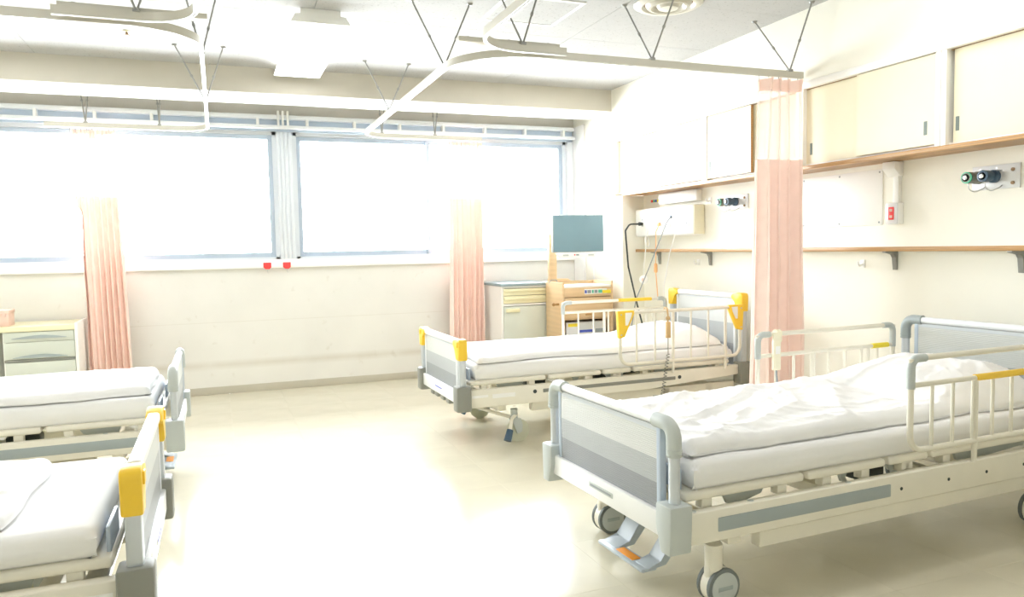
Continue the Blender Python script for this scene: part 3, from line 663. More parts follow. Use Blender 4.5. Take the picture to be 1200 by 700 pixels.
def bed(style, loc, rz, label, rails=(), zfoot=0.71, zhead=0.88, L=2.14, detail=True):
    t = thing('hospital_bed', label, 'bed', loc, rz, 'hospital beds')
    g = style == 'grey'; zbar = 0.37
    board(t, 0.0, -1, zfoot, style, 'footboard', zbar)
    board(t, L, 1, zhead, style, 'headboard', zbar)
    # side frames
    for s_ in (-1, 1):
        y = s_ * 0.445
        if g:
            sf = B().box(0.03, L - 0.03, y - 0.022, y + 0.022, 0.268, 0.382, bev=0.008).out('side_frame', M_CREAM, t)
            B().box(0.17, 1.00, y + s_ * 0.019, y + s_ * 0.0255, 0.302, 0.352, bev=0.004).out('inset_strip', M_GPLA, sf)
            for xx in (1.06, 1.33, 1.56, 1.80): B().cyl((xx, y + s_ * 0.021, 0.325), (xx, y + s_ * 0.0235, 0.325), 0.007, 12).out('bolt_hole', M_DARK, sf)
            for xx in (0.08, 0.33, 0.8): B().cyl((xx, y, 0.381), (xx, y, 0.3835), 0.012, 12).out('plug', M_LGPLA, sf)
            lb = B().box(0.38, L - 0.30, s_ * 0.39, s_ * 0.437, 0.198, 0.256, bev=0.004).out('lower_beam', M_CREAM, t)
        else:
            sf = B().prism([(0.03, 0.27), (0.62, 0.27), (0.75, 0.283), (1.40, 0.283), (1.55, 0.295), (L - 0.06, 0.330), (L - 0.03, 0.335), (L - 0.03, 0.40), (1.65, 0.395), (1.2, 0.388), (0.03, 0.388)], 'y', y - 0.022, y + 0.022, bev=0.006).out('side_frame', M_CREAM, t)
            B().box(0.56, 1.60, y + s_ * 0.02, y + s_ * 0.0245, 0.333, 0.357, bev=0.003).out('slot', M_DGPLA, sf)
            for xx, zz in ((0.50, 0.345), (1.635, 0.349)): B().cyl((xx, y + s_ * 0.021, zz), (xx, y + s_ * 0.0255, zz), 0.013, 14).out('bolt_hole', M_DARK, sf)
            B().box(0.20, 0.36, y + s_ * 0.021, y + s_ * 0.0232, 0.325, 0.352).out('notice_label', M_WPL, sf)
            B().box(0.06, 0.17, y + s_ * 0.021, y + s_ * 0.0232, 0.335, 0.352).out('notice_label', M_WPL, sf)
            lb = B().box(0.50, L - 0.05, s_ * 0.36, s_ * 0.42, 0.205, 0.272, bev=0.004).out('lower_beam', M_CREAM, t)
    # cross members and mechanism
    for xx in (0.28, 0.95, 1.55, L - 0.28): B().box(xx - 0.03, xx + 0.03, -0.42, 0.42, 0.225, 0.275, bev=0.004).out('cross_member', M_CREAM, t)
    for xx, yy, ln in ((0.75, 0.14, 0.5), (1.2, -0.15, 0.55), (1.55, 0.1, 0.4)):
        mo = B().box(xx - 0.08, xx + 0.08, yy - 0.055, yy + 0.055, 0.27, 0.36, bev=0.015).out('drive_motor', M_DARK, t)
        B().cyl((xx + 0.07, yy, 0.315), (xx + ln * 0.7, yy, 0.345), 0.018, 12).out('actuator_rod', M_STEEL, mo)
    # mattress deck in four sections with rounded rims
    secs = [(0.06, 0.60), (0.62, 1.02), (1.04, 1.26), (1.28, L - 0.10)]
    for k, (a, c) in enumerate(secs):
        dk = B().box(a, c, -0.43, 0.43, 0.408, 0.440, bev=0.012, seg=3).out('deck_section', M_CREAM, t)
        for s_ in (-1, 1):
            for xx in (a + 0.10, c - 0.10): B().box(xx - 0.022, xx + 0.022, s_ * 0.40 - 0.02, s_ * 0.40 + 0.02, 0.372, 0.41, bev=0.004).out('deck_foot', M_CREAM, dk)
            B().prism([(a + 0.2, 0.405), (c - 0.14, 0.405), (c - 0.16, 0.375), (a + 0.26, 0.345), (a + 0.22, 0.36)] if c - a > 0.35 else [(a + 0.03, 0.405), (c - 0.03, 0.405), (c - 0.05, 0.37), (a + 0.06, 0.37)], 'y', s_ * 0.37 - 0.006, s_ * 0.37 + 0.006).out('deck_bracket', M_LGPLA, dk)
    for s_ in (-1, 1):
        B().box(0.07, 0.082, s_ * 0.28 - 0.10, s_ * 0.28 + 0.10, 0.43, 0.515, bev=0.004).out('mattress_stop', M_ALUB, t)
    # tail beams under the footboard
    B().box(0.10, 0.16, -0.40, 0.40, 0.29, 0.33, bev=0.004).out('foot_cross_tube', M_STEEL, t)
    # casters
    for cx in ((0.215 if g else 0.38), L - (0.20 if g else 0.36)):
        for cy in (-0.385, 0.385):
            (caster_twin if g else caster_open)(t, cx, cy)
    if g:
        # foot pedal: a blue grey yoke with an orange strip
        pd = B().prism([(0.18, 0.20), (0.24, 0.20), (0.14, 0.085), (0.05, 0.075), (0.05, 0.09), (0.12, 0.10)], 'y', 0.02, 0.12, bev=0.006)
        pd.box(0.03, 0.10, -0.20, 0.13, 0.072, 0.088, bev=0.008)
        pd.prism([(0.18, 0.20), (0.24, 0.20), (0.14, 0.085), (0.05, 0.075), (0.05, 0.09), (0.12, 0.10)], 'y', -0.20, -0.12, bev=0.006)
        pdo = pd.out('brake_pedal', M_PEDAL, t)
        B().box(0.045, 0.085, -0.11, 0.01, 0.0865, 0.0905, bev=0.0015).out('orange_strip', M_ORANGE, pdo)
        B().cyl((0.22, -0.38, 0.21), (0.22, 0.38, 0.21), 0.011, 10).out('brake_shaft', M_CREAM, t)
    else:
        for s_ in (-1, 1):
            pth = fillet([(0.42, s_ * 0.40, 0.22), (0.30, s_ * 0.425, 0.21), (0.33, s_ * 0.44, 0.07)], 0.03, 5)
            pdo = B().tube(fillet([(0.40, s_ * 0.385, 0.185), (0.345, s_ * 0.43, 0.17), (0.32, s_ * 0.455, 0.085)], 0.03, 5), 0.012, 8).out('brake_pedal', M_CREAM, t)
            B().cyl((0.325, s_ * 0.45, 0.10), (0.295, s_ * 0.475, 0.035), 0.022, 12, 0.026).out('pedal_pad', M_NAVY, pdo)
            B().cyl((0.10, s_ * 0.25, 0.255), (0.36, s_ * 0.36, 0.165), 0.012, 8).out('brake_link', M_CREAM, t)
        for yy in (-0.18, -0.05, 0.10, 0.2):
            B().box(-0.02, 0.05, yy - 0.035, yy + 0.035, 0.262, 0.295, bev=0.004).out('crank_socket', M_DGPLA, t)
    for kind, args in rails: (rail_double if kind == 'double' else rail_yellow)(t, **args)
    return t

def bedding(loc, rz, L, mlabel, dlabel, plabel, seed, near, ztop=0.54, duv=(0.12, 1.98), hump=0.0, dh=0.035, amt=0.02, pillow=True, edge=0.37, far=0.42, hump_w=0.36):
    # mattress, quilt and pillow, each a thing of its own; 'near' = sign of local y that faces the viewer
    mt = tag(grid_block('mattress', M_SHEET, None, 0.10, L - 0.09, -0.425, 0.425, 0.4405, ztop, 0.03, zfun=wrinkles(seed + 5, 0.003, 3), nx=56, ny=28, side=5, seed=seed, puff=0.012), mlabel, 'mattress', 'mattresses on the beds')
    mt.location = loc; mt.rotation_euler = (0, 0, rz)
    xh = L - 0.33
    if pillow:
        pz = lambda xx, yy: 0.0
        pl = tag(grid_block('pillow', M_SHEET, None, -0.15, 0.15, -0.25, 0.25, 0.0, 0.065, 0.05, zfun=lambda xx, yy: 0.02 * math.cos(xx / 0.19 * 1.4) * math.cos(yy / 0.3 * 1.4) + wrinkles(seed + 9, 0.006, 5)(xx, yy), nx=22, ny=30, side=4, seed=seed, puff=0.02), plabel, 'pillow', 'pillows on the beds')
        c, s_ = math.cos(rz), math.sin(rz)
        pl.location = (loc[0] + c * xh, loc[1] + s_ * xh, ztop + 0.004); pl.rotation_euler = (0, 0, rz)
    x0, x1 = duv; ya, yb = (-edge, far) if near < 0 else (-far, edge)
    wf = wrinkles(seed, amt, 2.6)
    wf2 = wrinkles(seed + 2, amt * 0.6, 6.5); wf3 = wrinkles(seed + 3, amt * 0.25, 15.0)
    def zf(xx, yy):
        z = wf(xx, yy) + wf2(xx, yy) + wf3(xx, yy)
        if hump:
            dx = (xx - xh) / hump_w; dy = yy / 0.36
            q = max(0, 1 - (dx * dx if xx < xh else (dx * 1.7) ** 2)) * max(0, 1 - abs(dy) ** 3 * 0.9)
            z += hump * q ** 0.8
        return max(z, -dh * 0.3)
    def wp(xx, yy):
        e = 0.0
        fy = (yy - ya) / (yb - ya); fx = (xx - x0) / (x1 - x0)
        wy = (noise.noise(Vector((xx * 2.3, seed, 1))) * 0.05 + noise.noise(Vector((xx * 6, seed, 4))) * 0.018) * (1 - fy if near < 0 else fy)
        wy += noise.noise(Vector((xx * 2.3, seed, 9))) * 0.03 * (fy if near < 0 else 1 - fy)
        wx = noise.noise(Vector((yy * 3, seed, 2))) * 0.03 * (1 - fx)
        return wx, wy
    dv = tag(grid_block('quilt', M_SHEET, None, x0, x1, ya, yb, ztop + 0.005, ztop + 0.005 + dh, min(dh * 0.95, 0.04), warp=wp, zfun=zf, nx=190, ny=90, side=3, seed=seed, puff=0.006, shell=dh * 0.6), dlabel, 'quilt', 'white quilts on the beds')
    dv.location = loc; dv.rotation_euler = (0, 0, rz)
    return mt, dv

# far right bed, yellow corners
R1 = math.radians(0.6)
P1 = (1.42, 5.05, 0)
bed('yellow', P1, R1, 'bed with yellow corner caps and yellow rail plates, far right by the window',
    rails=[('yellow', dict(y=-0.485, x0=1.12, x1=2.17, zt=0.835, zb=0.475, nbars=7)),
           ('double', dict(y=0.485, x0=1.17, x1=2.14, zt=0.845, zm=0.765, zb=0.475, grip=(1.68, 2.0), gripmat=M_YEL, nbars=7, out_sgn=1, grip_on='top'))], zfoot=0.72, zhead=0.93, L=2.20)
bedding(P1, R1, 2.20, 'white sheeted mattress on the far right bed', 'smooth white quilt on the far right bed', 'white pillow at the head of the far right bed', 4, -1, ztop=0.545, duv=(0.13, 2.06), hump=0.10, dh=0.04, amt=0.010, edge=0.40)
# near right bed, grey elbows
R2 = math.radians(2.2)
P2 = (1.39, 2.60, 0)
bed('grey', P2, R2, 'bed with light grey elbow corners and striped footboard, near right',
    rails=[('double', dict(y=-0.485, x0=1.08, x1=2.04, zt=0.84, zm=0.735, zb=0.475, grip=(1.45, 1.97), gripmat=M_YEL, nbars=8, out_sgn=-1)),
           ('double', dict(y=0.485, x0=1.18, x1=2.14, zt=0.83, zm=0.72, zb=0.475, grip=(1.98, 2.10), gripmat=M_YELP, nbars=8, out_sgn=1))], zfoot=0.71, zhead=0.88, L=2.20)
bedding(P2, R2, 2.20, 'white sheeted mattress on the near right bed', 'rumpled white quilt on the near right bed', 'white pillow under the quilt of the near right bed', 2, -1, ztop=0.545, duv=(0.11, 2.09), hump=0.13, dh=0.05, amt=0.022, edge=0.385, hump_w=0.42)
# far left bed, grey elbows (foot towards the aisle)
P3 = (-0.25, 4.80, 0)
bed('grey', P3, PI, 'bed with light grey elbow corners, far left by the window', zfoot=0.70, L=2.15)
bedding(P3, PI, 2.15, 'white sheeted mattress on the far left bed', 'flat white quilt on the far left bed', 'white pillow at the head of the far left bed', 6, 1, ztop=0.55, duv=(0.12, 2.0), dh=0.045, amt=0.010, edge=0.40, pillow=False)
# near left bed, yellow corners
P4 = (-0.255, 2.81, 0)
bed('yellow', P4, PI, 'bed with yellow corner caps, near left at the bottom edge', zfoot=0.70, L=2.15)
bedding(P4, PI, 2.15, 'white sheeted mattress on the near left bed', 'creased white quilt on the near left bed', 'white pillow at the head of the near left bed', 8, 1, ztop=0.53, duv=(0.34, 2.0), dh=0.035, amt=0.018, edge=0.36, far=0.36, pillow=False)

# remote handsets hung on the rails
def local(P, R, x, y, z):
    c, s_ = math.cos(R), math.sin(R); return (P[0] + c * x - s_ * y, P[1] + s_ * x + c * y, P[2] + z)
rp = local(P1, R1, 1.505, -0.51, 0.80)
rm = thing('bed_remote', 'tan handset with a coiled cord hung on the far right bed rail', 'remote control', rp)
B().box(-0.017, 0.017, -0.022, 0.0, -0.155, -0.04, bev=0.005).out('handset', M_TAN, rm)
B().tube(fillet([(0, -0.008, -0.04), (0, -0.008, 0.01), (0, 0.0, 0.055), (0, 0.03, 0.06), (0, 0.045, 0.03)], 0.012, 5), 0.006, 8).sphere((0, -0.01, -0.015), 0.016).out('hook', M_TAN, rm)
co = [(0, -0.01, -0.155), (0.0, -0.01, -0.27)]
N = 180
for i in range(N):
    f = i / N; a = f * 2 * PI * 13
    co.append((-0.05 * f + 0.011 * math.cos(a), -0.012 + 0.011 * math.sin(a), -0.27 - 0.29 * f))
co.append((-0.09, 0.05, -0.57))
B().tube(co, 0.003, 6).out('coiled_cord', M_DGPLA, rm)
rp = local(P2, R2, 1.285, 0.485, 0.83)
rm = thing('bed_remote', 'cream handset hung on the far rail of the near right bed', 'remote control', rp)
B().box(-0.022, 0.022, -0.032, -0.010, -0.185, -0.03, bev=0.006).out('handset', M_CREAMPL, rm)
B().lathe([(0.0135, -0.014), (0.023, -0.014), (0.023, 0.014), (0.0135, 0.014)], (0.022, 0, 0), (1, 0, 0), 18).box(-0.02, 0.03, -0.03, -0.012, -0.04, 0.012, bev=0.005).out('clip', M_CREAMPL, rm)
B().box(-0.014, 0.014, -0.0335, -0.031, -0.10, -0.06, bev=0.001).out('button_panel', M_WPL, rm)
B().tube(fillet([(0, -0.02, -0.185), (0.004, -0.02, -0.23), (0.02, -0.01, -0.32), (0.03, -0.0, -0.40)], 0.05, 5), 0.005, 8).out('cord', M_CORDG, rm)

# ------------------------------------------------------------------ bedside furniture
def locker_right():
    x0, x1, y0, y1, H = 2.54, 3.055, 6.85, 7.40, 0.955
    t = thing('bedside_locker', 'white bedside locker with slate top and two cream drawers', 'locker', ((x0 + x1) / 2, (y0 + y1) / 2, 0)); a = (x1 - x0) / 2; d = (y1 - y0) / 2
    bd = B().box(-a, -a + 0.018, -d, d, 0.04, H - 0.03).box(a - 0.018, a, -d, d, 0.04, H - 0.03).box(-a, a, d - 0.015, d, 0.04, H - 0.03).box(-a, a, -d, d, 0.04, 0.06).box(-a + 0.016, a - 0.016, -d, d, H - 0.048, H - 0.03).box(-a + 0.016, a - 0.016, -d, d, 0.735, 0.752)
    bd.out('locker_body', M_WPL, t)
    B().box(-a - 0.012, a + 0.012, -d - 0.02, d, H - 0.03, H, bev=0.008).out('locker_top', M_SLATE, t)
    for z0, z1, zl in ((0.835, 0.902, 0), (0.757, 0.83, 0)):
        dr = B().box(-a + 0.022, a - 0.022, -d - 0.002, -d + 0.02, z0, z1, bev=0.002).out('drawer', M_LOCKC, t)
    for z0 in (0.872, 0.790): B().box(-a + 0.022, a - 0.022, -d - 0.014, -d + 0.0, z0, z0 + 0.028, bev=0.006).out('drawer_grip', M_LOCKC, dr)
    do = B().box(-a + 0.022, a - 0.022, -d - 0.002, -d + 0.016, 0.065, 0.728, bev=0.002).out('locker_door', M_LOCK, t)
    B().box(-a + 0.04, -a + 0.185, -d - 0.018, -d + 0.0, 0.672, 0.708, bev=0.006).out('door_handle', M_LOCKC, do)
    for sx in (-1, 1):
        for sy in (-1, 1): B().cyl((sx * (a - 0.05), sy * (d - 0.05), 0.0), (sx * (a - 0.05), sy * (d - 0.05), 0.045), 0.022, 12).out('foot', M_TYRE, t)
locker_right()
def locker_left():
    x0, x1, y0, y1, H = -1.585, -1.07, 6.88, 7.40, 0.77
    t = thing('bedside_locker', 'pale bedside locker with cream top and two curved drawer pulls at the left edge', 'locker', ((x0 + x1) / 2, (y0 + y1) / 2, 0)); a = (x1 - x0) / 2; d = (y1 - y0) / 2
    B().box(-a, -a + 0.02, -d, d, 0.05, H - 0.05).box(a - 0.025, a, -d - 0.01, d, 0.05, H - 0.0, bev=0.008).box(-a, a, d - 0.015, d, 0.05, H - 0.03).box(-a, a, -d, d, 0.05, 0.07).out('locker_body', M_CABF, t)
    B().box(-a - 0.225, a - 0.02, -d - 0.012, d, H - 0.055, H - 0.012, bev=0.006).out('locker_top', M_LOCKC, t)
    B().box(-a - 0.22, -a - 0.20, -d, d, 0.05, H - 0.055).out('side_panel', M_CABF, t)
    B().box(-a - 0.20, -a, -d + 0.10, -d + 0.115, 0.05, H - 0.055).out('bay_back', M_DGPLA, t); B().box(-a - 0.20, -a, -d, -d + 0.10, 0.05, 0.07).out('bay_floor', M_DGPLA, t)
    for z0, z1 in ((0.635, 0.712), (0.50, 0.632)):
        dr = B().box(-a + 0.004, a - 0.028, -d - 0.004, -d + 0.018, z0, z1, bev=0.002).out('drawer', M_LOCK, t)
        zl = z0 + (0.028 if z1 - z0 < 0.1 else 0.012)
        arc = [(-a + 0.06 + (2 * a - 0.14) * k / 12, zl + 0.022 * math.sin(PI * k / 12)) for k in range(13)]
        B().prism(arc + [(arc[-1][0], zl - 0.004), (arc[0][0], zl - 0.004)], 'y', -d - 0.014, -d - 0.002).out('curved_pull', M_GPLA, dr)
    B().box(-a + 0.004, a - 0.028, -d - 0.006, -d + 0.01, 0.478, 0.498).out('dark_rail', M_DGPLA, t)
    B().box(-a + 0.008, a - 0.028, -d - 0.004, -d + 0.016, 0.075, 0.474, bev=0.002).out('locker_door', M_LOCK, t)
    for sx in (-1, 1):
        for sy in (-1, 1): B().cyl((sx * (a - 0.05), sy * (d - 0.05), 0.0), (sx * (a - 0.05), sy * (d - 0.05), 0.055), 0.022, 12).out('foot', M_TYRE, t)
    k = thing('storage_box', 'small pink lidded box on the left bedside locker', 'box', (x0 + 0.008, 7.02, H - 0.0115))
    B().box(-0.16, 0.03, -0.09, 0.09, 0.0, 0.10, bev=0.005).out('box_body', M_PINKBOX, k)
    B().box(-0.165, 0.035, -0.095, 0.095, 0.10, 0.13, bev=0.005).out('box_lid', M_PINKBOX, k)
    B().box(-0.01, 0.01, -0.097, -0.088, 0.075, 0.12, bev=0.003).out('clasp', M_PINKBOX, k)
locker_left()
def cart():
    x0, x1, y0, y1, H = 2.995, 3.53, 6.43, 6.82, 0.93
    t = thing('television_cart', 'beech television cabinet beside the white locker', 'cabinet', ((x0 + x1) / 2, (y0 + y1) / 2, 0)); a = (x1 - x0) / 2; d = (y1 - y0) / 2
    B().box(-a, -a + 0.02, -d, d, 0.06, H + 0.035, bev=0.005).out('side_panel', M_BEECH, t); B().box(a - 0.02, a, -d, d, 0.06, H + 0.035, bev=0.005).out('side_panel', M_BEECH, t)
    B().box(-a + 0.02, a - 0.02, d - 0.018, d, 0.06, H + 0.02).out('back_panel', M_BEECH, t)
    B().prism([(-a + 0.02, H), (a - 0.02, H), (a - 0.02, H + 0.03), (0.0, H + 0.03), (-0.03, H + 0.055), (-a + 0.02, H + 0.06)], 'y', d - 0.016, d, bev=0.003).out('back_rim', M_BEECH, t)
    B().box(-a + 0.02, a - 0.02, -d + 0.005, d - 0.018, H - 0.02, H, bev=0.003).out('cart_top', M_WPL, t)
    B().box(-a + 0.02, a - 0.02, -d + 0.004, d - 0.02, 0.06, 0.08).out('bottom_board', M_BEECH, t)
    f = B().box(-a + 0.02, a - 0.02, -d, -d + 0.02, H - 0.105, H - 0.02, bev=0.002).out('fascia', M_BEECH, t)
    B().box(-0.04, 0.20, -d - 0.0015, -d + 0.002, H - 0.083, H - 0.035).out('sticker_backing', M_WPL, f)
    for p0, p1, m in ((-0.035, -0.015, M_BLUE), (-0.008, 0.03, M_CORDG), (0.04, 0.058, M_GREEN), (0.066, 0.10, M_CORDG), (0.108, 0.15, M_GREEN)):
        B().box(p0, p1, -d - 0.003, -d + 0.002, H - 0.075, H - 0.045).out('sticker', m, f)
    B().box(0.152, a - 0.026, -d - 0.003, -d + 0.002, H - 0.08, H - 0.05).out('yellow_label', M_YELP, f)
    dr = B().box(-a + 0.024, a - 0.024, -d, -d + 0.02, 0.625, H - 0.115, bev=0.003).out('flap_door', M_BEECH, t)
    B().box(-0.03, 0.03, -d - 0.012, -d + 0.002, 0.645, 0.66, bev=0.004).out('flap_pull', M_WOOD, dr)
    B().box(-a + 0.024, a - 0.024, -d + 0.001, -d + 0.006, H - 0.1155, H - 0.108).out('seam', M_BROWN, t)
    B().box(-a + 0.02, a - 0.02, -d + 0.02, d - 0.02, 0.605, 0.625).out('inner_shelf', M_BEECH, t)
    B().cyl((-a - 0.05, -d + 0.09, 0.755), (-a, -d + 0.09, 0.755), 0.012, 12).sphere((-a - 0.052, -d + 0.09, 0.755), 0.018).out('side_knob', M_WOOD, t)
    for sx in (-1, 1):
        for sy in (-1, 1): B().lathe([(0.0, -0.012), (0.03, -0.012), (0.03, 0.012), (0.0, 0.012)], (sx * (a - 0.05), sy * (d - 0.05), 0.03), (1, 0, 0), 16).out('castor_wheel', M_TYRE, t)
    # television on a wooden post
    tv = thing('television', 'flat television with grey blue screen on a wooden post', 'television', ((x0 + x1) / 2 - 0.22, (y0 + y1) / 2 + 0.10, H), 0)
    B().box(-0.045, 0.035, 0.0, 0.045, 0.0, 0.50, bev=0.006).out('post', M_BEECH, tv)
    B().box(-0.02, 0.12, -0.10, 0.01, 0.42, 0.52, bev=0.01).out('mount', M_WPL, tv)
    zb = 1.245 - H; X0, X1 = -0.07, 0.475
    B().box(X0, X1, -0.145, -0.10, zb, zb + 0.36, bev=0.010).out('television_case', M_GPLA, tv)
    B().box(X0 + 0.008, X1 - 0.008, -0.1475, -0.143, zb + 0.008, zb + 0.352, bev=0.001, seg=1).out('screen', M_SCREEN, tv)
    sb = B().prism([(X0 + 0.035, zb - 0.004), (X1 - 0.07, zb - 0.004), (X1 - 0.10, zb - 0.05), (X0 + 0.08, zb - 0.05)], 'y', -0.15, -0.10, bev=0.004).out('speaker_bar', M_WPL, tv)
    B().cyl((0.155, -0.153, zb - 0.025), (0.155, -0.149, zb - 0.025), 0.007, 12).out('power_button', M_RED, sb)
    for xx in (0.03, 0.30): B().box(xx, xx + 0.06, -0.1515, -0.149, zb - 0.035, zb - 0.02).out('speaker_grille', M_LGPLA, sb)
    B().box(0.17, 0.20, -0.1515, -0.149, zb - 0.032, zb - 0.018).out('sensor', M_CORDG, sb)
    B().tube(fillet([(-0.05, 0.01, 0.02), (-0.04, -0.02, 0.05), (0.02, -0.02, 0.05), (0.04, 0.0, 0.0)], 0.02, 5), 0.004, 6).out('cable', M_CORDG, tv)
    # white box on the inner shelf of the cart
    k = thing('player_box', 'white printed box inside the lower bay of the beech cabinet', 'box', ((x0 + x1) / 2, (y0 + y1) / 2 - 0.0, 0.08))
    B().box(-0.22, 0.20, -d + 0.03, d - 0.06, 0.0, 0.50, bev=0.004).out('carton', M_OUTSIDE, k)
    B().box(-0.08, 0.06, -d + 0.0285, -d + 0.0305, 0.40, 0.425).out('print_block', M_BLUE, k); B().box(0.09, 0.19, -d + 0.0285, -d + 0.0305, 0.395, 0.43).out('print_block', M_CORDG, k)
    B().box(-0.20, -0.10, -d + 0.0285, -d + 0.0305, 0.46, 0.49).out('yellow_tag', M_YELP, k)
cart()

# ------------------------------------------------------------------ fittings on the right wall
def wall_thing(name, label, cat, y, z, group=None): return thing(name, label, cat, (XW, y, z), 0, group)
# bedhead service unit
su = wall_thing('bedhead_unit', 'white wall unit with sockets and cables above the far right bed', 'wall unit', 5.88, 1.51)
B().box(-0.115, 0.0, -0.47, 0.48, -0.13, 0.13, bev=0.02, seg=3).out('unit_case', M_WPL, su)
B().box(-0.11, -0.005, -0.478, -0.466, -0.125, 0.125, bev=0.01).out('end_panel', M_CREAMPL, su)
for yy in (0.34, -0.26, -0.38):
    so = B().box(-0.119, -0.112, yy - 0.035, yy + 0.035, -0.06, 0.06, bev=0.003).out('socket_plate', M_CABF, su)
    for zz in (-0.028, 0.028): B().box(-0.1205, -0.118, yy - 0.012, yy + 0.012, zz - 0.006, zz + 0.006).out('socket', M_CORDG, so)
for yy in (0.12, 0.02, -0.1): B().box(-0.119, -0.112, yy - 0.03, yy + 0.03, -0.06, 0.05, bev=0.003).out('jack_plate', M_CABF, su)
lt = wall_thing('bedhead_lamp', 'white box lamp above the wall unit at the far right bed', 'wall lamp', 5.74, 1.712)
B().box(-0.06, 0.0, -0.30, 0.30, -0.045, 0.05, bev=0.01).out('lamp_case', M_WPL, lt)
for k, m in enumerate((M_BLACK, M_YELP, M_BLUE, M_GREEN, M_RED)): B().box(-0.012, 0.0, 0.34 + k * 0.035, 0.365 + k * 0.035, -0.01, 0.012, bev=0.002).out('coloured_tab', m, lt)
# cables from the unit
def cable(name, label, pts, r, m, extra=None, rad=0.05):
    t = thing(name, label, 'cable', pts[0])
    o0 = Vector(pts[0]); B().tube(fillet([Vector(p) - o0 for p in pts], rad, 6), r, 8).out('cord', m, t)
    if extra: extra(t)
    return t
cable('power_cable', 'thick black power cable plugged into the wall unit',
      [(3.73, 6.22, 1.50), (3.62, 6.26, 1.50), (3.58, 6.27, 1.44), (3.58, 6.22, 1.1), (3.63, 6.15, 0.75), (3.66, 6.05, 0.45), (3.66, 5.95, 0.25), (3.70, 5.90, 0.012)], 0.008, M_BLACK,
      lambda t: B().cyl((-0.03, 0.005, 0), (0.01, 0, 0), 0.018, 12, 0.014).out('plug', M_BLACK, t), 0.04)
cable('grey_lead', 'thin grey lead slanting from the wall unit to the bed', [(3.735, 5.74, 1.545), (3.70, 5.75, 1.50), (3.64, 5.95, 1.1), (3.60, 6.12, 0.80), (3.60, 6.2, 0.55)], 0.005, M_CORDG,
      lambda t: B().cyl((-0.004, 0, 0), (0.006, 0, 0), 0.012, 10).out('plug', M_NAVY, t))
cable('orange_lead', 'pale orange lead dangling below the wall unit', [(3.735, 5.92, 1.49), (3.70, 5.93, 1.42), (3.70, 5.93, 1.24), (3.68, 5.91, 1.10), (3.70, 5.90, 0.80)], 0.0045, M_CORDO,
      lambda t: (B().box(-0.02, 0.0, -0.014, 0.014, -0.02, 0.012, bev=0.004).out('plug', M_CORDO, t), B().lathe([(0.012, -0.04), (0.016, -0.03), (0.016, 0.03), (0.01, 0.045)], (-0.045, 0.0, -0.40), (0, 0, 1), 10).out('inline_clip', M_CORDO, t)))
cable('white_lead', 'white lead hanging from the right part of the wall unit', [(3.735, 5.58, 1.51), (3.70, 5.59, 1.45), (3.68, 5.68, 1.22), (3.67, 5.75, 0.95), (3.68, 5.78, 0.72)], 0.0045, M_CORDW)
def call_extra(t):
    B().tube([(math.cos(a) * 0.022 - 0.01, 0.0 + math.sin(a) * 0.012, -0.12 + math.sin(a) * 0.045) for a in [2 * PI * k / 18 for k in range(18)]], 0.005, 8, close=True).out('loop', M_CORDW, t)
    B().lathe([(0.0, -0.016), (0.03, -0.016), (0.04, -0.008), (0.04, 0.008), (0.03, 0.014), (0.0, 0.014)], (-0.05, 0.0, -0.47), (1, 0.7, 0), 20).out('push_button', M_WPL, t)
    B().lathe([(0.0, -0.022), (0.014, -0.021), (0.016, -0.016)], (-0.05, 0.0, -0.47), (1, 0.7, 0), 14).out('button_cap', M_PINKBOX, t)
cable('call_button', 'white nurse call button hanging on its looped cord', [(3.735, 6.12, 1.45), (3.71, 6.12, 1.36), (3.70, 6.10, 1.30), (3.69, 6.12, 1.12), (3.685, 6.12, 1.0)], 0.005, M_CORDW, call_extra)

def gas_plate(label, y0, y1, z0, z1, colors):
    yc_, zc_ = (y0 + y1) / 2, (z0 + z1) / 2
    t = wall_thing('gas_outlet_plate', label, 'gas outlet', yc_, zc_, 'medical gas outlets on the right wall'); a = (y1 - y0) / 2; c = (z1 - z0) / 2
    B().box(-0.008, 0.0, -a, a, -c, c, bev=0.002).out('plate', M_OUTSIDE, t)
    for k, (yy, m) in enumerate(zip((a * 0.80, a * 0.10), colors)):
        ou = B().lathe([(0.034, 0.0), (0.034, 0.02), (0.024, 0.028), (0.024, 0.052), (0.031, 0.055), (0.031, 0.088), (0.024, 0.096), (0.0, 0.096)], (-0.008, yy - 0.01, 0.004), (-1, 0, 0), 22).out('outlet_valve', M_NAVY if k else M_DGPLA, t)
        B().lathe([(0.02, 0.0), (0.031, 0.0), (0.031, 0.010), (0.02, 0.012)], (-0.092, yy - 0.01, 0.004), (-1, 0, 0), 22).out('colour_ring', m, ou)
        B().lathe([(0.0, 0.0), (0.012, 0.0), (0.012, 0.008), (0.0, 0.010)], (-0.103, yy - 0.01, 0.004), (-1, 0, 0), 14).out('nozzle', M_STEEL, ou)
        B().tube(fillet([(-0.085, yy - 0.01, -0.02), (-0.085, yy - 0.015, -0.06), (-0.06, yy - 0.03, -0.075), (-0.02, yy - 0.05, -0.055), (-0.008, yy - 0.05, -0.045)], 0.02, 5), 0.0025, 6).out('chain', M_STEEL, ou)
        B().cyl((-0.009, yy - 0.02, c * 0.72), (-0.006, yy - 0.02, c * 0.72), 0.006, 10).out('rivet', M_STEEL, t)
        B().box(-0.0092, -0.006, yy - 0.05, yy + 0.02, c * 0.46, c * 0.56).out('engraved_line', M_CORDG, t)
    for zz in (c * 0.5, -c * 0.58): B().cyl((-0.014, -a * 0.72, zz), (-0.006, -a * 0.72, zz), 0.009, 12).out('bolt', M_BROWN, t)
gas_plate('steel gas outlet plate at the right edge of the picture', 2.70, 2.965, 1.56, 1.688, (M_GREEN, M_NAVY))
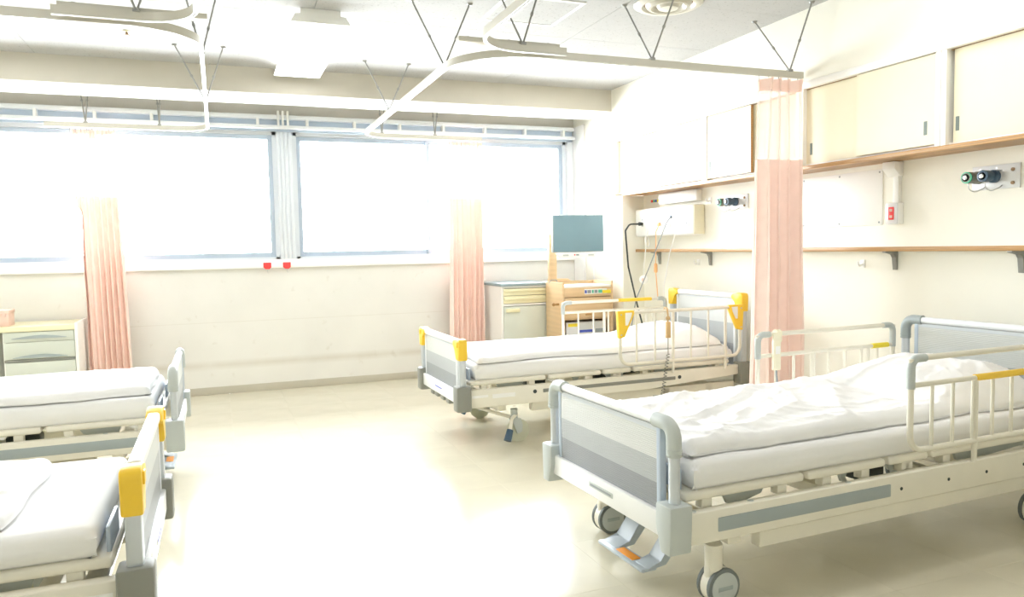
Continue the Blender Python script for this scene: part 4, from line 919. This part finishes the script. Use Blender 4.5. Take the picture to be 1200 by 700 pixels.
gas_plate('small steel gas outlet plate just left of the pink curtain', 4.84, 5.12, 1.57, 1.685, (M_GREEN, M_NAVY))
# white board
wb = wall_thing('wall_board', 'plain white board screwed to the wall right of the curtain', 'board', 3.91, 1.57)
B().box(-0.008, 0.0, -0.345, 0.345, -0.172, 0.172, bev=0.002).out('board_panel', M_WPL, wb)
for yy in (-0.325, 0.0, 0.325):
    for zz in (-0.155, 0.155): B().cyl((-0.0105, yy, zz), (-0.007, yy, zz), 0.006, 8).out('screw', M_CORDG, wb)
# red outlet with its duct
ro = wall_thing('red_outlet', 'red power outlet in a grey box below a white cable duct', 'outlet', 3.455, 1.46)
B().box(-0.045, 0.0, -0.045, 0.045, -0.062, 0.068, bev=0.006).out('outlet_box', M_WPL, ro)
B().box(-0.051, -0.044, -0.043, 0.043, -0.06, 0.066, bev=0.003).out('face_plate', M_OUTSIDE, ro)
B().box(-0.056, -0.05, -0.02, 0.02, -0.035, 0.042, bev=0.003).out('red_socket', M_RED, ro)
for zz in (-0.016, 0.022): B().box(-0.0568, -0.0555, -0.01, 0.01, zz - 0.008, zz + 0.008).out('socket_slots', M_PINKBOX, ro)
B().box(-0.028, 0.0, -0.028, 0.012, 0.068, 0.235, bev=0.003).out('duct', M_WPL, ro)
B().prism([(-0.075, 0.312), (0.0, 0.312), (0.0, 0.225), (-0.03, 0.225), (-0.075, 0.27)], 'y', -0.04, 0.05, bev=0.003).out('duct_elbow', M_WPL, ro)
# hooks
for yy, zz, lab in ((3.715, 1.15, 'small white coat hook on the wall below the shelf, right of the curtain'), (5.50, 1.14, 'small white coat hook below the shelf, left of the curtain'), (5.33, 1.66, 'white hanger hook beside the small gas outlet plate')):
    t = wall_thing('wall_hook', lab, 'hook', yy, zz, 'white hooks on the right wall')
    B().box(-0.006, 0.0, -0.018, 0.018, -0.02, 0.03, bev=0.002).out('hook_plate', M_WPL, t)
    B().tube(fillet([(-0.004, 0, 0.0), (-0.035, 0, -0.012), (-0.045, 0, 0.02)], 0.012, 4), 0.006, 8).out('hook_arm', M_WPL, t)
# red tags on the sill
for xx, lab in ((0.425, 'left one of the two red hooks on the window sill'), (0.60, 'right one of the two red hooks on the window sill')):
    t = thing('sill_hook', lab, 'hook', (xx, YW - 0.036, 1.175), 0, 'red hooks on the window sill')
    B().prism([(-0.035, 0.03), (0.035, 0.03), (0.035, -0.015), (0.018, -0.032), (-0.018, -0.032), (-0.035, -0.015)], 'y', -0.014, 0.0, bev=0.004).out('hook_body', M_RED, t)
    B().tube(fillet([(0, -0.01, -0.03), (0, -0.01, -0.06), (0.012, -0.01, -0.065)], 0.005, 4), 0.003, 6).out('hook_stem', M_STEEL, t)
